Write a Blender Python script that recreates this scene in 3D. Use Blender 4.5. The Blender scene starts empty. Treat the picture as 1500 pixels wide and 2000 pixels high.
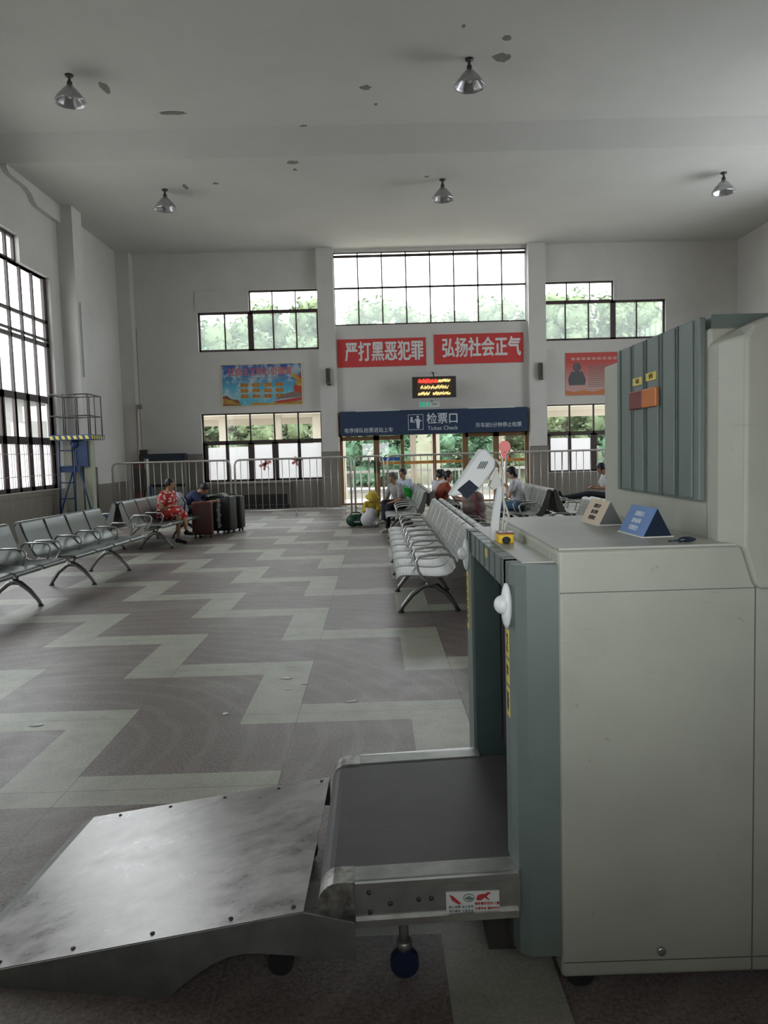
import bpy, bmesh, math, random
from mathutils import Vector, Matrix
random.seed(7)
SC = bpy.context.scene
COL = bpy.context.collection
PI = math.pi

# ------------------------------------------------------------------ camera
cam_d = bpy.data.cameras.new('camera'); cam = bpy.data.objects.new('camera', cam_d); COL.objects.link(cam)
cam_d.sensor_fit = 'HORIZONTAL'; cam_d.sensor_width = 36.0; cam_d.lens = 36.0 * 1500.0 / 1500.0
cam_d.clip_start = 0.05; cam_d.clip_end = 500
WX = Vector((0.99953899, -0.02874603, 0.00977144))
WY = Vector((-0.01196342, -0.0770976, 0.99695177))
WZ = Vector((-0.02790505, -0.99660906, -0.07740596))
M = Matrix(((WX[0], -WX[1], -WX[2]), (WY[0], -WY[1], -WY[2]), (WZ[0], -WZ[1], -WZ[2])))
cam.matrix_world = Matrix.Translation((0, 0, 1.55)) @ M.to_4x4()
SC.camera = cam

# ------------------------------------------------------------------ sky, daylight, exposure
w = bpy.data.worlds.new('overcast_sky'); SC.world = w; w.use_nodes = True
bg = w.node_tree.nodes['Background']; bg.inputs[0].default_value = (0.95, 0.97, 1.0, 1); bg.inputs[1].default_value = 6.0
vs = SC.view_settings
vs.view_transform = 'Standard'; vs.look = 'None'; vs.gamma = 1.0; vs.use_curve_mapping = False; vs.exposure = 0.12
cy = SC.cycles
cy.use_denoising = True; cy.max_bounces = 8; cy.diffuse_bounces = 5; cy.glossy_bounces = 3; cy.transparent_max_bounces = 12
cy.sample_clamp_indirect = 6.0; cy.caustics_reflective = False; cy.caustics_refractive = False

def portal(name, loc, rot, sx, sy):
    l = bpy.data.lights.new(name, 'AREA'); l.shape = 'RECTANGLE'; l.size = sx; l.size_y = sy
    l.cycles.is_portal = True
    o = bpy.data.objects.new(name, l); COL.objects.link(o); o.location = loc; o.rotation_euler = rot
portal('daylight_portal', (-7.75, 11.0, 3.6), (0, -PI / 2, 0), 5.6, 14.5)
portal('daylight_portal', (11.3, 15.0, 3.6), (0, PI / 2, 0), 5.6, 6.5)
portal('daylight_portal', (1.76, 23.5, 6.35), (-PI / 2, 0, 0), 14.5, 2.3)
portal('daylight_portal', (1.76, 23.5, 1.5), (-PI / 2, 0, 0), 14.5, 3.0)
portal('daylight_portal', (.06, 0.15, 1.62), (PI / 2, 0, 0), 1.45, .95)

# ------------------------------------------------------------------ materials
def mat(name, col, rough=0.6, metal=0.0, var=0.0, vscale=8.0, bump=0.0, bscale=40.0, spec=0.5, col2=None, emit=None, estr=1.0, transl=0.0):
    m = bpy.data.materials.new(name); m.use_nodes = True
    nt = m.node_tree; b = nt.nodes['Principled BSDF']
    b.inputs['Roughness'].default_value = rough; b.inputs['Metallic'].default_value = metal
    b.inputs['Specular IOR Level'].default_value = spec
    c = (*col, 1)
    b.inputs['Base Color'].default_value = c
    if var or col2 or bump:
        tc = nt.nodes.new('ShaderNodeTexCoord')
    if var or col2:
        n = nt.nodes.new('ShaderNodeTexNoise'); n.inputs['Scale'].default_value = vscale; n.inputs['Detail'].default_value = 6; n.inputs['Roughness'].default_value = 0.65
        nt.links.new(tc.outputs['Object'], n.inputs['Vector'])
        r = nt.nodes.new('ShaderNodeValToRGB'); r.color_ramp.elements[0].position = 0.35; r.color_ramp.elements[1].position = 0.68
        lo = col2 if col2 else tuple(x * (1 - var) for x in col)
        r.color_ramp.elements[0].color = (*lo, 1); r.color_ramp.elements[1].color = c
        nt.links.new(n.outputs['Fac'], r.inputs['Fac']); nt.links.new(r.outputs['Color'], b.inputs['Base Color'])
    if bump:
        n2 = nt.nodes.new('ShaderNodeTexNoise'); n2.inputs['Scale'].default_value = bscale; n2.inputs['Detail'].default_value = 4
        nt.links.new(tc.outputs['Object'], n2.inputs['Vector'])
        bp = nt.nodes.new('ShaderNodeBump'); bp.inputs['Strength'].default_value = bump; bp.inputs['Distance'].default_value = 0.01
        nt.links.new(n2.outputs['Fac'], bp.inputs['Height']); nt.links.new(bp.outputs['Normal'], b.inputs['Normal'])
    if emit:
        b.inputs['Emission Color'].default_value = (*emit, 1); b.inputs['Emission Strength'].default_value = estr
    if transl:
        t = nt.nodes.new('ShaderNodeBsdfTranslucent'); t.inputs[0].default_value = c
        mx = nt.nodes.new('ShaderNodeMixShader'); mx.inputs[0].default_value = transl
        nt.links.new(b.outputs[0], mx.inputs[1]); nt.links.new(t.outputs[0], mx.inputs[2])
        nt.links.new(mx.outputs[0], nt.nodes['Material Output'].inputs['Surface'])
    return m

def glass_mat(name, tint=(0.95, 0.97, 0.97), gloss=0.05, haze=0.0):
    m = bpy.data.materials.new(name); m.use_nodes = True; nt = m.node_tree
    nt.nodes.remove(nt.nodes['Principled BSDF'])
    t = nt.nodes.new('ShaderNodeBsdfTransparent'); t.inputs[0].default_value = (*tint, 1)
    g = nt.nodes.new('ShaderNodeBsdfGlossy'); g.inputs['Roughness'].default_value = 0.02
    mx = nt.nodes.new('ShaderNodeMixShader'); mx.inputs[0].default_value = gloss
    nt.links.new(t.outputs[0], mx.inputs[1]); nt.links.new(g.outputs[0], mx.inputs[2])
    out = mx
    if haze:
        tr = nt.nodes.new('ShaderNodeBsdfTranslucent'); tr.inputs[0].default_value = (0.85, 0.95, 0.92, 1)
        m2 = nt.nodes.new('ShaderNodeMixShader'); m2.inputs[0].default_value = haze
        nt.links.new(mx.outputs[0], m2.inputs[1]); nt.links.new(tr.outputs[0], m2.inputs[2]); out = m2
    nt.links.new(out.outputs[0], nt.nodes['Material Output'].inputs['Surface'])
    return m

class G:  # tiny node math helper
    def __init__(s, nt): s.nt = nt
    def m(s, op, a, b=None, c=None):
        n = s.nt.nodes.new('ShaderNodeMath'); n.operation = op
        for i, v in enumerate((a, b, c)):
            if v is None: continue
            if isinstance(v, (int, float)): n.inputs[i].default_value = v
            else: s.nt.links.new(v, n.inputs[i])
        return n.outputs[0]
    def noise(s, vec, scale, detail=4, rough=0.6):
        n = s.nt.nodes.new('ShaderNodeTexNoise'); n.inputs['Scale'].default_value = scale; n.inputs['Detail'].default_value = detail; n.inputs['Roughness'].default_value = rough
        s.nt.links.new(vec, n.inputs['Vector']); return n.outputs['Fac']
    def mix(s, f, a, b, mode='MIX'):
        n = s.nt.nodes.new('ShaderNodeMix'); n.data_type = 'RGBA'; n.blend_type = mode
        for k, v in ((0, f), (6, a), (7, b)):
            if isinstance(v, (int, float)): n.inputs[k].default_value = v
            elif isinstance(v, tuple): n.inputs[k].default_value = (*v, 1)
            else: s.nt.links.new(v, n.inputs[k])
        return n.outputs[2]
    def ramp(s, f, p0, p1, c0=(0, 0, 0), c1=(1, 1, 1)):
        r = s.nt.nodes.new('ShaderNodeValToRGB'); e = r.color_ramp.elements
        e[0].position = p0; e[1].position = p1; e[0].color = (*c0, 1); e[1].color = (*c1, 1)
        s.nt.links.new(f, r.inputs[0]); return r.outputs[0]

def floor_mat():
    m = bpy.data.materials.new('terrazzo_zigzag'); m.use_nodes = True; nt = m.node_tree; b = nt.nodes['Principled BSDF']; g = G(nt)
    geo = nt.nodes.new('ShaderNodeNewGeometry'); sp = nt.nodes.new('ShaderNodeSeparateXYZ'); nt.links.new(geo.outputs['Position'], sp.inputs[0])
    pos = geo.outputs['Position']
    u = g.m('ADD', sp.outputs[0], 0.83 + 40); v = g.m('ADD', sp.outputs[1], 0.64 + 40)  # v = y - .36 + 41 (odd shift keeps parity below)
    fu = g.m('FRACT', u); fv = g.m('FRACT', v)
    s_ = g.m('ADD', g.m('FLOOR', u), g.m('FLOOR', v)); odd = g.m('MODULO', s_, 2.0)    # shifted by 40+41: parity flips
    ev = odd                                                                        # even cell in the unshifted count
    notev = g.m('SUBTRACT', 1.0, ev)
    a = g.m('LESS_THAN', fu, 0.325); c = g.m('LESS_THAN', fv, 0.325)
    gr = g.m('ADD', g.m('MULTIPLY', ev, g.m('MAXIMUM', a, c)), g.m('MULTIPLY', notev, g.m('MULTIPLY', a, c)))
    n1 = g.noise(pos, 1.1, 5, 0.6); n2 = g.noise(pos, 70, 3, 0.8); n3 = g.noise(pos, 5.0, 6, 0.7)
    brown = g.mix(g.ramp(n2, 0.36, 0.66), (0.105, 0.083, 0.076), (0.30, 0.25, 0.232))
    green = g.mix(g.ramp(n2, 0.33, 0.7), (0.31, 0.315, 0.25), (0.50, 0.505, 0.415))
    col = g.mix(gr, brown, green)
    col = g.mix(g.ramp(n3, 0.42, 0.72), col, (0.31, 0.285, 0.25)) if False else col
    col = g.mix(g.m('MULTIPLY', g.ramp(n3, 0.46, 0.74), 0.38), col, (0.17, 0.155, 0.14))
    col = g.mix(g.m('MULTIPLY', g.ramp(n1, 0.5, 0.7), 0.35), col, (0.40, 0.38, 0.34))
    # slab joints, one metre grid
    ju = g.m('LESS_THAN', g.m('ABSOLUTE', g.m('SUBTRACT', g.m('FRACT', g.m('ADD', u, 0.17)), 0.5)), 0.0032)
    jv = g.m('LESS_THAN', g.m('ABSOLUTE', g.m('SUBTRACT', g.m('FRACT', g.m('ADD', v, 0.34)), 0.5)), 0.0032)
    col = g.mix(g.m('MULTIPLY', g.m('MAXIMUM', ju, jv), 0.5), col, (0.07, 0.06, 0.055))
    # worn traffic arcs
    wv = nt.nodes.new('ShaderNodeTexWave'); wv.wave_type = 'RINGS'; wv.rings_direction = 'Z'; wv.inputs['Scale'].default_value = 1.6; wv.inputs['Distortion'].default_value = 3.5; wv.inputs['Detail'].default_value = 3
    mp = nt.nodes.new('ShaderNodeMapping'); mp.inputs['Location'].default_value = (2.0, -4.0, 0); nt.links.new(pos, mp.inputs[0]); nt.links.new(mp.outputs[0], wv.inputs['Vector'])
    col = g.mix(g.m('MULTIPLY', g.ramp(wv.outputs['Fac'], 0.72, 0.95), 0.10), col, (0.50, 0.47, 0.42))
    nt.links.new(col, b.inputs['Base Color'])
    rr = g.m('ADD', g.m('MULTIPLY', n3, 0.25), 0.27); nt.links.new(rr, b.inputs['Roughness'])
    return m

def dado_mat():
    m = bpy.data.materials.new('dado_stone'); m.use_nodes = True; nt = m.node_tree; b = nt.nodes['Principled BSDF']; g = G(nt)
    geo = nt.nodes.new('ShaderNodeNewGeometry'); sp = nt.nodes.new('ShaderNodeSeparateXYZ'); nt.links.new(geo.outputs['Position'], sp.inputs[0])
    n = g.noise(geo.outputs['Position'], 25, 5, 0.7)
    col = g.mix(g.ramp(n, 0.35, 0.7), (0.20, 0.18, 0.155), (0.30, 0.275, 0.24))
    s = g.m('FRACT', g.m('MULTIPLY', g.m('ADD', sp.outputs[0], sp.outputs[1]), 2.5)); z = g.m('FRACT', g.m('MULTIPLY', sp.outputs[2], 1.25))
    col = g.mix(g.m('MULTIPLY', g.m('MAXIMUM', g.m('LESS_THAN', s, 0.03), g.m('LESS_THAN', z, 0.015)), 0.6), col, (0.09, 0.08, 0.07))
    nt.links.new(col, b.inputs['Base Color']); b.inputs['Roughness'].default_value = 0.4
    return m

def dress_mat():
    m = bpy.data.materials.new('floral_cotton'); m.use_nodes = True; nt = m.node_tree; b = nt.nodes['Principled BSDF']; g = G(nt)
    tc = nt.nodes.new('ShaderNodeTexCoord'); v = nt.nodes.new('ShaderNodeTexVoronoi'); v.inputs['Scale'].default_value = 11
    mp = nt.nodes.new('ShaderNodeMapping'); mp.inputs['Scale'].default_value = (1, 1, 1.8); nt.links.new(tc.outputs['Object'], mp.inputs[0]); nt.links.new(mp.outputs[0], v.inputs['Vector'])
    col = g.mix(g.ramp(v.outputs['Distance'], 0.36, 0.44), (0.72, 0.58, 0.55), (0.52, 0.03, 0.03))
    nt.links.new(col, b.inputs['Base Color']); b.inputs['Roughness'].default_value = 0.85
    return m

def check_mat(name, c1, c2, scale=60):
    m = bpy.data.materials.new(name); m.use_nodes = True; nt = m.node_tree; b = nt.nodes['Principled BSDF']; g = G(nt)
    tc = nt.nodes.new('ShaderNodeTexCoord'); v = nt.nodes.new('ShaderNodeTexChecker'); v.inputs['Scale'].default_value = scale
    nt.links.new(tc.outputs['Object'], v.inputs['Vector']); col = g.mix(v.outputs['Fac'], c1, c2)
    nt.links.new(col, b.inputs['Base Color']); b.inputs['Roughness'].default_value = 0.85
    return m

def perforated_mat():
    m = bpy.data.materials.new('perforated_steel'); m.use_nodes = True; nt = m.node_tree; b = nt.nodes['Principled BSDF']; g = G(nt)
    tc = nt.nodes.new('ShaderNodeTexCoord'); sp = nt.nodes.new('ShaderNodeSeparateXYZ'); nt.links.new(tc.outputs['Object'], sp.inputs[0])
    a = g.m('SUBTRACT', g.m('FRACT', g.m('MULTIPLY', sp.outputs[1], 38)), 0.5)
    c = g.m('SUBTRACT', g.m('FRACT', g.m('MULTIPLY', g.m('ADD', sp.outputs[0], sp.outputs[2]), 38)), 0.5)
    d = g.m('ADD', g.m('MULTIPLY', a, a), g.m('MULTIPLY', c, c))
    hole = g.m('LESS_THAN', d, 0.045)
    n = g.noise(tc.outputs['Object'], 9, 4, 0.6)
    base = g.mix(g.ramp(n, 0.35, 0.7), (0.30, 0.31, 0.295), (0.41, 0.42, 0.40))
    col = g.mix(g.m('MULTIPLY', hole, 0.75), base, (0.06, 0.06, 0.06)); nt.links.new(col, b.inputs['Base Color'])
    b.inputs['Metallic'].default_value = 0.55; b.inputs['Roughness'].default_value = 0.38
    return m

def enamel():
    m = bpy.data.materials.new('scuffed_cream_enamel'); m.use_nodes = True; nt = m.node_tree; b = nt.nodes['Principled BSDF']; g = G(nt)
    tc = nt.nodes.new('ShaderNodeTexCoord'); ob = tc.outputs['Object']
    c = g.mix(g.ramp(g.noise(ob, 2.5, 5, .6), .3, .7), (0.355, 0.37, 0.305), (0.43, 0.445, 0.37))
    c = g.mix(g.m('MULTIPLY', g.ramp(g.noise(ob, 22, 3, .5), .70, .76), .55), c, (0.20, 0.19, 0.15))
    mp = nt.nodes.new('ShaderNodeMapping'); mp.inputs['Scale'].default_value = (5, 5, 60); nt.links.new(ob, mp.inputs[0])
    c = g.mix(g.m('MULTIPLY', g.ramp(g.noise(mp.outputs[0], 1.3, 4, .6), .66, .74), .35), c, (0.26, 0.25, 0.20))
    c = g.mix(g.m('MULTIPLY', g.ramp(g.noise(ob, 6, 6, .75), .55, .75), .3), c, (0.29, 0.27, 0.21))
    nt.links.new(c, b.inputs['Base Color']); b.inputs['Roughness'].default_value = 0.45
    return m

def ramp_steel():
    m = bpy.data.materials.new('scuffed_steel_plate'); m.use_nodes = True; nt = m.node_tree; b = nt.nodes['Principled BSDF']; g = G(nt)
    tc = nt.nodes.new('ShaderNodeTexCoord'); mp = nt.nodes.new('ShaderNodeMapping'); mp.inputs['Scale'].default_value = (1.0, 1.6, 1); nt.links.new(tc.outputs['Object'], mp.inputs[0])
    n = g.noise(mp.outputs[0], 6, 7, 0.7); n2 = g.noise(tc.outputs['Object'], 2.2, 5, 0.6)
    col = g.mix(g.ramp(n, 0.38, 0.62), (0.27, 0.255, 0.25), (0.46, 0.44, 0.43))
    col = g.mix(g.m('MULTIPLY', g.ramp(n2, 0.4, 0.7), 0.5), col, (0.40, 0.385, 0.37))
    nt.links.new(col, b.inputs['Base Color']); b.inputs['Metallic'].default_value = 0.75
    rr = g.m('ADD', g.m('MULTIPLY', n, 0.4), 0.12); nt.links.new(rr, b.inputs['Roughness'])
    return m

MT = dict(
    wall=mat('painted_plaster', (0.66, 0.645, 0.62), 0.85, var=0.07, vscale=1.2, bump=0.05),
    ceil=mat('ceiling_plaster', (0.60, 0.60, 0.575), 0.9, var=0.06, vscale=0.7),
    peel=mat('peeled_plaster', (0.27, 0.25, 0.22), 0.95, var=0.3, vscale=20),
    facade=mat('grey_brown_facade', (0.26, 0.245, 0.225), 0.8, var=0.1, vscale=2), floor=floor_mat(), dado=dado_mat(),
    frame=mat('dark_window_frame', (0.055, 0.036, 0.034), 0.45),
    door=mat('bronze_door_frame', (0.26, 0.155, 0.075), 0.4, metal=0.3),
    glass=glass_mat('clear_glass'), dusty=glass_mat('lightly_dusty_glass', (0.94, 0.97, 0.97), 0.04, 0.10), frost=glass_mat('dusty_glass', (0.86, 0.90, 0.90), 0.04, 0.08),
    paper=mat('window_paper', (0.80, 0.79, 0.80), 0.9, var=0.06, vscale=4, transl=0.8),
    pinkp=mat('pink_print', (0.85, 0.42, 0.46), 0.9, transl=0.4),
    steel=mat('brushed_steel', (0.60, 0.60, 0.58), 0.3, metal=0.9, var=0.15, vscale=15),
    fence=mat('stainless_tube', (0.52, 0.50, 0.47), 0.33, metal=0.7),
    perf=perforated_mat(), bench_back=mat('satin_seat_steel', (0.15, 0.168, 0.158), 0.34, metal=0.55, var=0.1, vscale=5),
    legm=mat('bench_leg_steel', (0.22, 0.22, 0.21), 0.35, metal=0.8),
    dark=mat('dark_recess', (0.02, 0.02, 0.02), 0.8),
    cream=enamel(),
    creamtop=mat('worn_cream_top', (0.50, 0.50, 0.45), 0.4, var=0.12, vscale=6),
    seam=mat('seam_gap', (0.14, 0.14, 0.12), 0.8),
    green=mat('grey_green_enamel', (0.15, 0.19, 0.172), 0.42, var=0.12, vscale=5),
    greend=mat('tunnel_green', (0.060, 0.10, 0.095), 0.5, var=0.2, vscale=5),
    curtain=mat('lead_rubber', (0.028, 0.022, 0.032), 0.5),
    belt=mat('belt_rubber', (0.062, 0.056, 0.054), 0.5, var=0.25, vscale=6, bump=0.1, bscale=150),
    galv=mat('dull_conveyor_steel', (0.36, 0.37, 0.34), 0.38, metal=0.6, var=0.35, vscale=9),
    steeld=mat('grimy_cast_steel', (0.45, 0.45, 0.42), 0.35, metal=0.7, col2=(0.13, 0.12, 0.09), vscale=22),
    dwin=mat('dark_slate_plastic', (0.03, 0.042, 0.06), 0.7, spec=0.2),
    rampm=ramp_steel(), rampside=mat('ramp_side_steel', (0.24, 0.25, 0.23), 0.45, metal=0.55, var=0.3, vscale=7),
    rubber=mat('black_rubber', (0.02, 0.02, 0.022), 0.6), navyd=mat('dark_navy_rubber', (0.008, 0.014, 0.05), 0.5), blue=mat('navy_enamel', (0.02, 0.055, 0.16), 0.45),
    yellow=mat('yellow_sticker', (0.78, 0.60, 0.10), 0.5, var=0.1), ink=mat('black_ink', (0.03, 0.03, 0.03), 0.8),
    white=mat('white_plastic', (0.72, 0.76, 0.74), 0.35), offw=mat('aged_white_plastic', (0.66, 0.66, 0.60), 0.4),
    paperw=mat('sticker_paper', (0.62, 0.66, 0.62), 0.7), redi=mat('red_ink', (0.45, 0.04, 0.04), 0.7), greyi=mat('grey_ink', (0.16, 0.20, 0.19), 0.8),
    redl=mat('red_lens', (0.19, 0.022, 0.025), 0.25), oran=mat('orange_lens', (0.60, 0.17, 0.03), 0.25),
    estop=mat('safety_yellow', (0.85, 0.55, 0.02), 0.35),
    banner=mat('red_banner', (0.62, 0.055, 0.055), 0.6, var=0.06), bwhite=mat('banner_white', (0.72, 0.74, 0.74), 0.7),
    signb=mat('sign_blue', (0.026, 0.048, 0.105), 0.4, var=0.1), signw=mat('sign_white', (0.66, 0.72, 0.76), 0.5),
    grille=mat('speaker_grille', (0.20, 0.18, 0.155), 0.6, var=0.2, vscale=60),
    led_r=mat('red_led', (0.4, 0.02, 0.01), 0.5, emit=(1, 0.05, 0.03), estr=2.2), led_y=mat('amber_led', (0.4, 0.25, 0.05), 0.5, emit=(1, 0.72, 0.25), estr=2.0),
    ledbg=mat('led_panel', (0.10, 0.06, 0.035), 0.4), exitg=mat('exit_green', (0.03, 0.30, 0.20), 0.4, emit=(0.05, 0.6, 0.4), estr=0.35), exitw=mat('exit_white', (0.65, 0.68, 0.62), 0.5),
    lampm=mat('spun_aluminium', (0.55, 0.54, 0.57), 0.28, metal=0.85, var=0.25, vscale=12), darkm=mat('dark_metal', (0.07, 0.065, 0.06), 0.5, metal=0.5),
    skin=mat('skin', (0.44, 0.235, 0.14), 0.6), skinl=mat('light_skin', (0.60, 0.38, 0.28), 0.6), hair=mat('black_hair', (0.012, 0.011, 0.012), 0.5), hairg=mat('greying_hair', (0.085, 0.08, 0.078), 0.6),
    dress=dress_mat(), navy=mat('navy_cotton', (0.018, 0.028, 0.085), 0.85, bump=0.1), gshirt=check_mat('grey_checked_cotton', (0.25, 0.24, 0.235), (0.42, 0.41, 0.40), 55),
    lblue=mat('pale_blue_cotton', (0.50, 0.56, 0.68), 0.85), wtee=mat('white_cotton', (0.66, 0.66, 0.70), 0.85), rust=mat('rust_cotton', (0.30, 0.062, 0.030), 0.85),
    blackc=mat('black_cloth', (0.016, 0.016, 0.022), 0.85), dnavy=mat('dark_trousers', (0.02, 0.024, 0.04), 0.85), jeans=mat('faded_denim', (0.10, 0.19, 0.30), 0.85, var=0.2),
    shoe=mat('beige_shoe', (0.62, 0.58, 0.48), 0.7), yelc=mat('yellow_cloth', (0.62, 0.47, 0.06), 0.8, var=0.15), bagw=mat('white_sack', (0.62, 0.62, 0.66), 0.7, var=0.1, vscale=12, bump=0.3, bscale=14),
    brownb=mat('brown_suitcase_shell', (0.115, 0.038, 0.028), 0.4), blacks=mat('black_suitcase_shell', (0.012, 0.016, 0.015), 0.4), stripe=mat('pale_strap', (0.45, 0.50, 0.48), 0.7),
    gbag=mat('green_nylon', (0.008, 0.055, 0.030), 0.5), plast=mat('green_plastic_bag', (0.03, 0.50, 0.06), 0.35, transl=0.3), pink=mat('faded_pink_sack', (0.36, 0.28, 0.25), 0.8, col2=(0.25, 0.17, 0.165), vscale=6, bump=0.3, bscale=9), maroon=mat('maroon_stripe', (0.28, 0.07, 0.11), 0.8),
    patt=mat('white_patterned_cloth', (0.62, 0.62, 0.68), 0.8, col2=(0.12, 0.12, 0.15), vscale=9),
    cloth=mat('pale_cloth', (0.55, 0.58, 0.55), 0.8, var=0.1),
    leaf1=mat('leaf_green', (0.20, 0.25, 0.13), 0.8, col2=(0.11, 0.15, 0.075), vscale=1.5), leaf2=mat('leaf_bright', (0.17, 0.31, 0.18), 0.8, col2=(0.10, 0.20, 0.12), vscale=2), bark=mat('bark', (0.10, 0.075, 0.05), 0.9),
    hill=mat('wooded_bank', (0.20, 0.23, 0.14), 0.95, col2=(0.17, 0.145, 0.10), vscale=0.8, bump=0.5, bscale=3), conc=mat('pale_concrete', (0.60, 0.57, 0.53), 0.8, var=0.08, vscale=2), post=mat('cream_painted_column', (0.66, 0.60, 0.50), 0.7),
    beige=mat('beige_sign_face', (0.58, 0.47, 0.34), 0.6), bsign=mat('blue_sign_face', (0.09, 0.20, 0.45), 0.5), acr=mat('dark_acrylic', (0.015, 0.025, 0.045), 0.2), greypl=mat('grey_acrylic', (0.12, 0.13, 0.125), 0.25),
    liftc=mat('lift_mast_cream', (0.42, 0.44, 0.34), 0.5, var=0.1), hazy=mat('hazard_yellow', (0.72, 0.60, 0.12), 0.5),
    cab=mat('greenish_cabinet', (0.20, 0.205, 0.17), 0.5), roof=mat('pale_roof', (0.40, 0.40, 0.42), 0.8), bwall=mat('grey_render', (0.30, 0.29, 0.28), 0.9),
    orangeb=mat('orange_band', (0.62, 0.30, 0.06), 0.5, transl=0.2), blueb=mat('blue_band', (0.05, 0.15, 0.45), 0.5, transl=0.2),
    wood=mat('raw_wood', (0.33, 0.26, 0.18), 0.7),
)

# ------------------------------------------------------------------ mesh helpers
def mesh_obj(name, bm, m=None, parent=None, smooth=False, loc=None, mats=None):
    me = bpy.data.meshes.new(name); bmesh.ops.recalc_face_normals(bm, faces=bm.faces[:]); bm.to_mesh(me); bm.free()
    if mats:
        for x in mats: me.materials.append(x)
    elif m: me.materials.append(m)
    if smooth:
        for p in me.polygons: p.use_smooth = True
    o = bpy.data.objects.new(name, me); COL.objects.link(o)
    if parent: o.parent = parent
    if loc: o.location = loc
    return o

def tag(o, label=None, cat=None, group=None, kind=None):
    if label: o['label'] = label
    if cat: o['category'] = cat
    if group: o['group'] = group
    if kind: o['kind'] = kind
    return o

def thing(name, label, cat, loc=(0, 0, 0), rz=0, group=None):
    o = bpy.data.objects.new(name, None); COL.objects.link(o); o.location = loc; o.rotation_euler = (0, 0, rz); o.empty_display_size = 0.1
    return tag(o, label, cat, group)

def copy_tree(o, parent=None):
    c = o.copy(); COL.objects.link(c)
    if parent: c.parent = parent
    for ch in list(o.children): copy_tree(ch, c)
    return c

def box(bm, x0, x1, y0, y1, z0, z1, mi=0, bev=0.0):
    v = [bm.verts.new(p) for p in ((x0, y0, z0), (x1, y0, z0), (x1, y1, z0), (x0, y1, z0), (x0, y0, z1), (x1, y0, z1), (x1, y1, z1), (x0, y1, z1))]
    fs = [bm.faces.new([v[i] for i in q]) for q in ((0, 3, 2, 1), (4, 5, 6, 7), (0, 1, 5, 4), (1, 2, 6, 5), (2, 3, 7, 6), (3, 0, 4, 7))]
    for f in fs: f.material_index = mi
    if bev:
        es = list({e for f in fs for e in f.edges}); r = bmesh.ops.bevel(bm, geom=es, offset=bev, segments=3, affect='EDGES', profile=0.5)
        for f in r['faces']: f.material_index = mi
    return fs

def obox(name, a, m, parent=None, bev=0.0, smooth=False):
    bm = bmesh.new(); box(bm, *a, bev=bev); return mesh_obj(name, bm, m, parent, smooth)

def tube(bm, pts, r, seg=8, mi=0, closed=False, cap=True):
    pts = [Vector(p) for p in pts]; n = len(pts); rings = []
    rs = r if isinstance(r, (list, tuple)) else [r] * n
    up = None
    for i, p in enumerate(pts):
        if closed: d = (pts[(i + 1) % n] - pts[i - 1])
        else: d = pts[min(i + 1, n - 1)] - pts[max(i - 1, 0)]
        d.normalize()
        if up is None:
            up = Vector((0, 0, 1)) if abs(d.z) < 0.9 else Vector((1, 0, 0))
        a = d.cross(up); 
        if a.length < 1e-4: a = d.cross(Vector((0.3, 1, 0.2)))
        a.normalize(); b = a.cross(d).normalized(); up = b
        rings.append([bm.verts.new(p + (a * math.cos(t) + b * math.sin(t)) * rs[i]) for t in [2 * PI * k / seg for k in range(seg)]])
    for i in range(n if closed else n - 1):
        A, B = rings[i], rings[(i + 1) % n]
        for k in range(seg):
            f = bm.faces.new((A[k], A[(k + 1) % seg], B[(k + 1) % seg], B[k])); f.material_index = mi; f.smooth = True
    if cap and not closed:
        for R_ in (rings[0], rings[-1]):
            f = bm.faces.new(R_); f.material_index = mi

def otube(name, pts, r, m, parent=None, seg=8, closed=False):
    bm = bmesh.new(); tube(bm, pts, r, seg, closed=closed); return mesh_obj(name, bm, m, parent)

def prism(bm, poly, axis, a, b, mi=0):
    """poly: list of 2D points; axis x: (y,z) extruded a..b in x; y: (x,z); z: (x,y)"""
    def P(p, t): return {'x': (t, p[0], p[1]), 'y': (p[0], t, p[1]), 'z': (p[0], p[1], t)}[axis]
    A = [bm.verts.new(P(p, a)) for p in poly]; B = [bm.verts.new(P(p, b)) for p in poly]; n = len(poly)
    fs = [bm.faces.new(A), bm.faces.new(B[::-1])] + [bm.faces.new((A[i], A[(i + 1) % n], B[(i + 1) % n], B[i])) for i in range(n)]
    for f in fs: f.material_index = mi
    return fs

def lathe(bm, prof, seg=24, c=(0, 0, 0), mi=0, mod=None):
    rings = []
    for r, z in prof:
        rings.append([bm.verts.new((c[0] + r * (mod(2 * PI * k / seg, z) if mod else 1) * math.cos(2 * PI * k / seg), c[1] + r * (mod(2 * PI * k / seg, z) if mod else 1) * math.sin(2 * PI * k / seg), c[2] + z)) for k in range(seg)])
    for A, B in zip(rings, rings[1:]):
        for k in range(seg):
            f = bm.faces.new((A[k], A[(k + 1) % seg], B[(k + 1) % seg], B[k])); f.smooth = True; f.material_index = mi
    return rings

def ball(bm, c, r, sx=1, sy=1, sz=1, rot=None, seg=14, mi=0):
    mtx = Matrix.Translation(c)
    if rot: mtx = mtx @ rot
    mtx = mtx @ Matrix.Diagonal((r * sx, r * sy, r * sz, 1))
    res = bmesh.ops.create_uvsphere(bm, u_segments=seg, v_segments=max(6, seg // 2 + 2), radius=1, matrix=mtx)
    for v in res['verts']:
        for f in v.link_faces: f.smooth = True; f.material_index = mi

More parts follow.
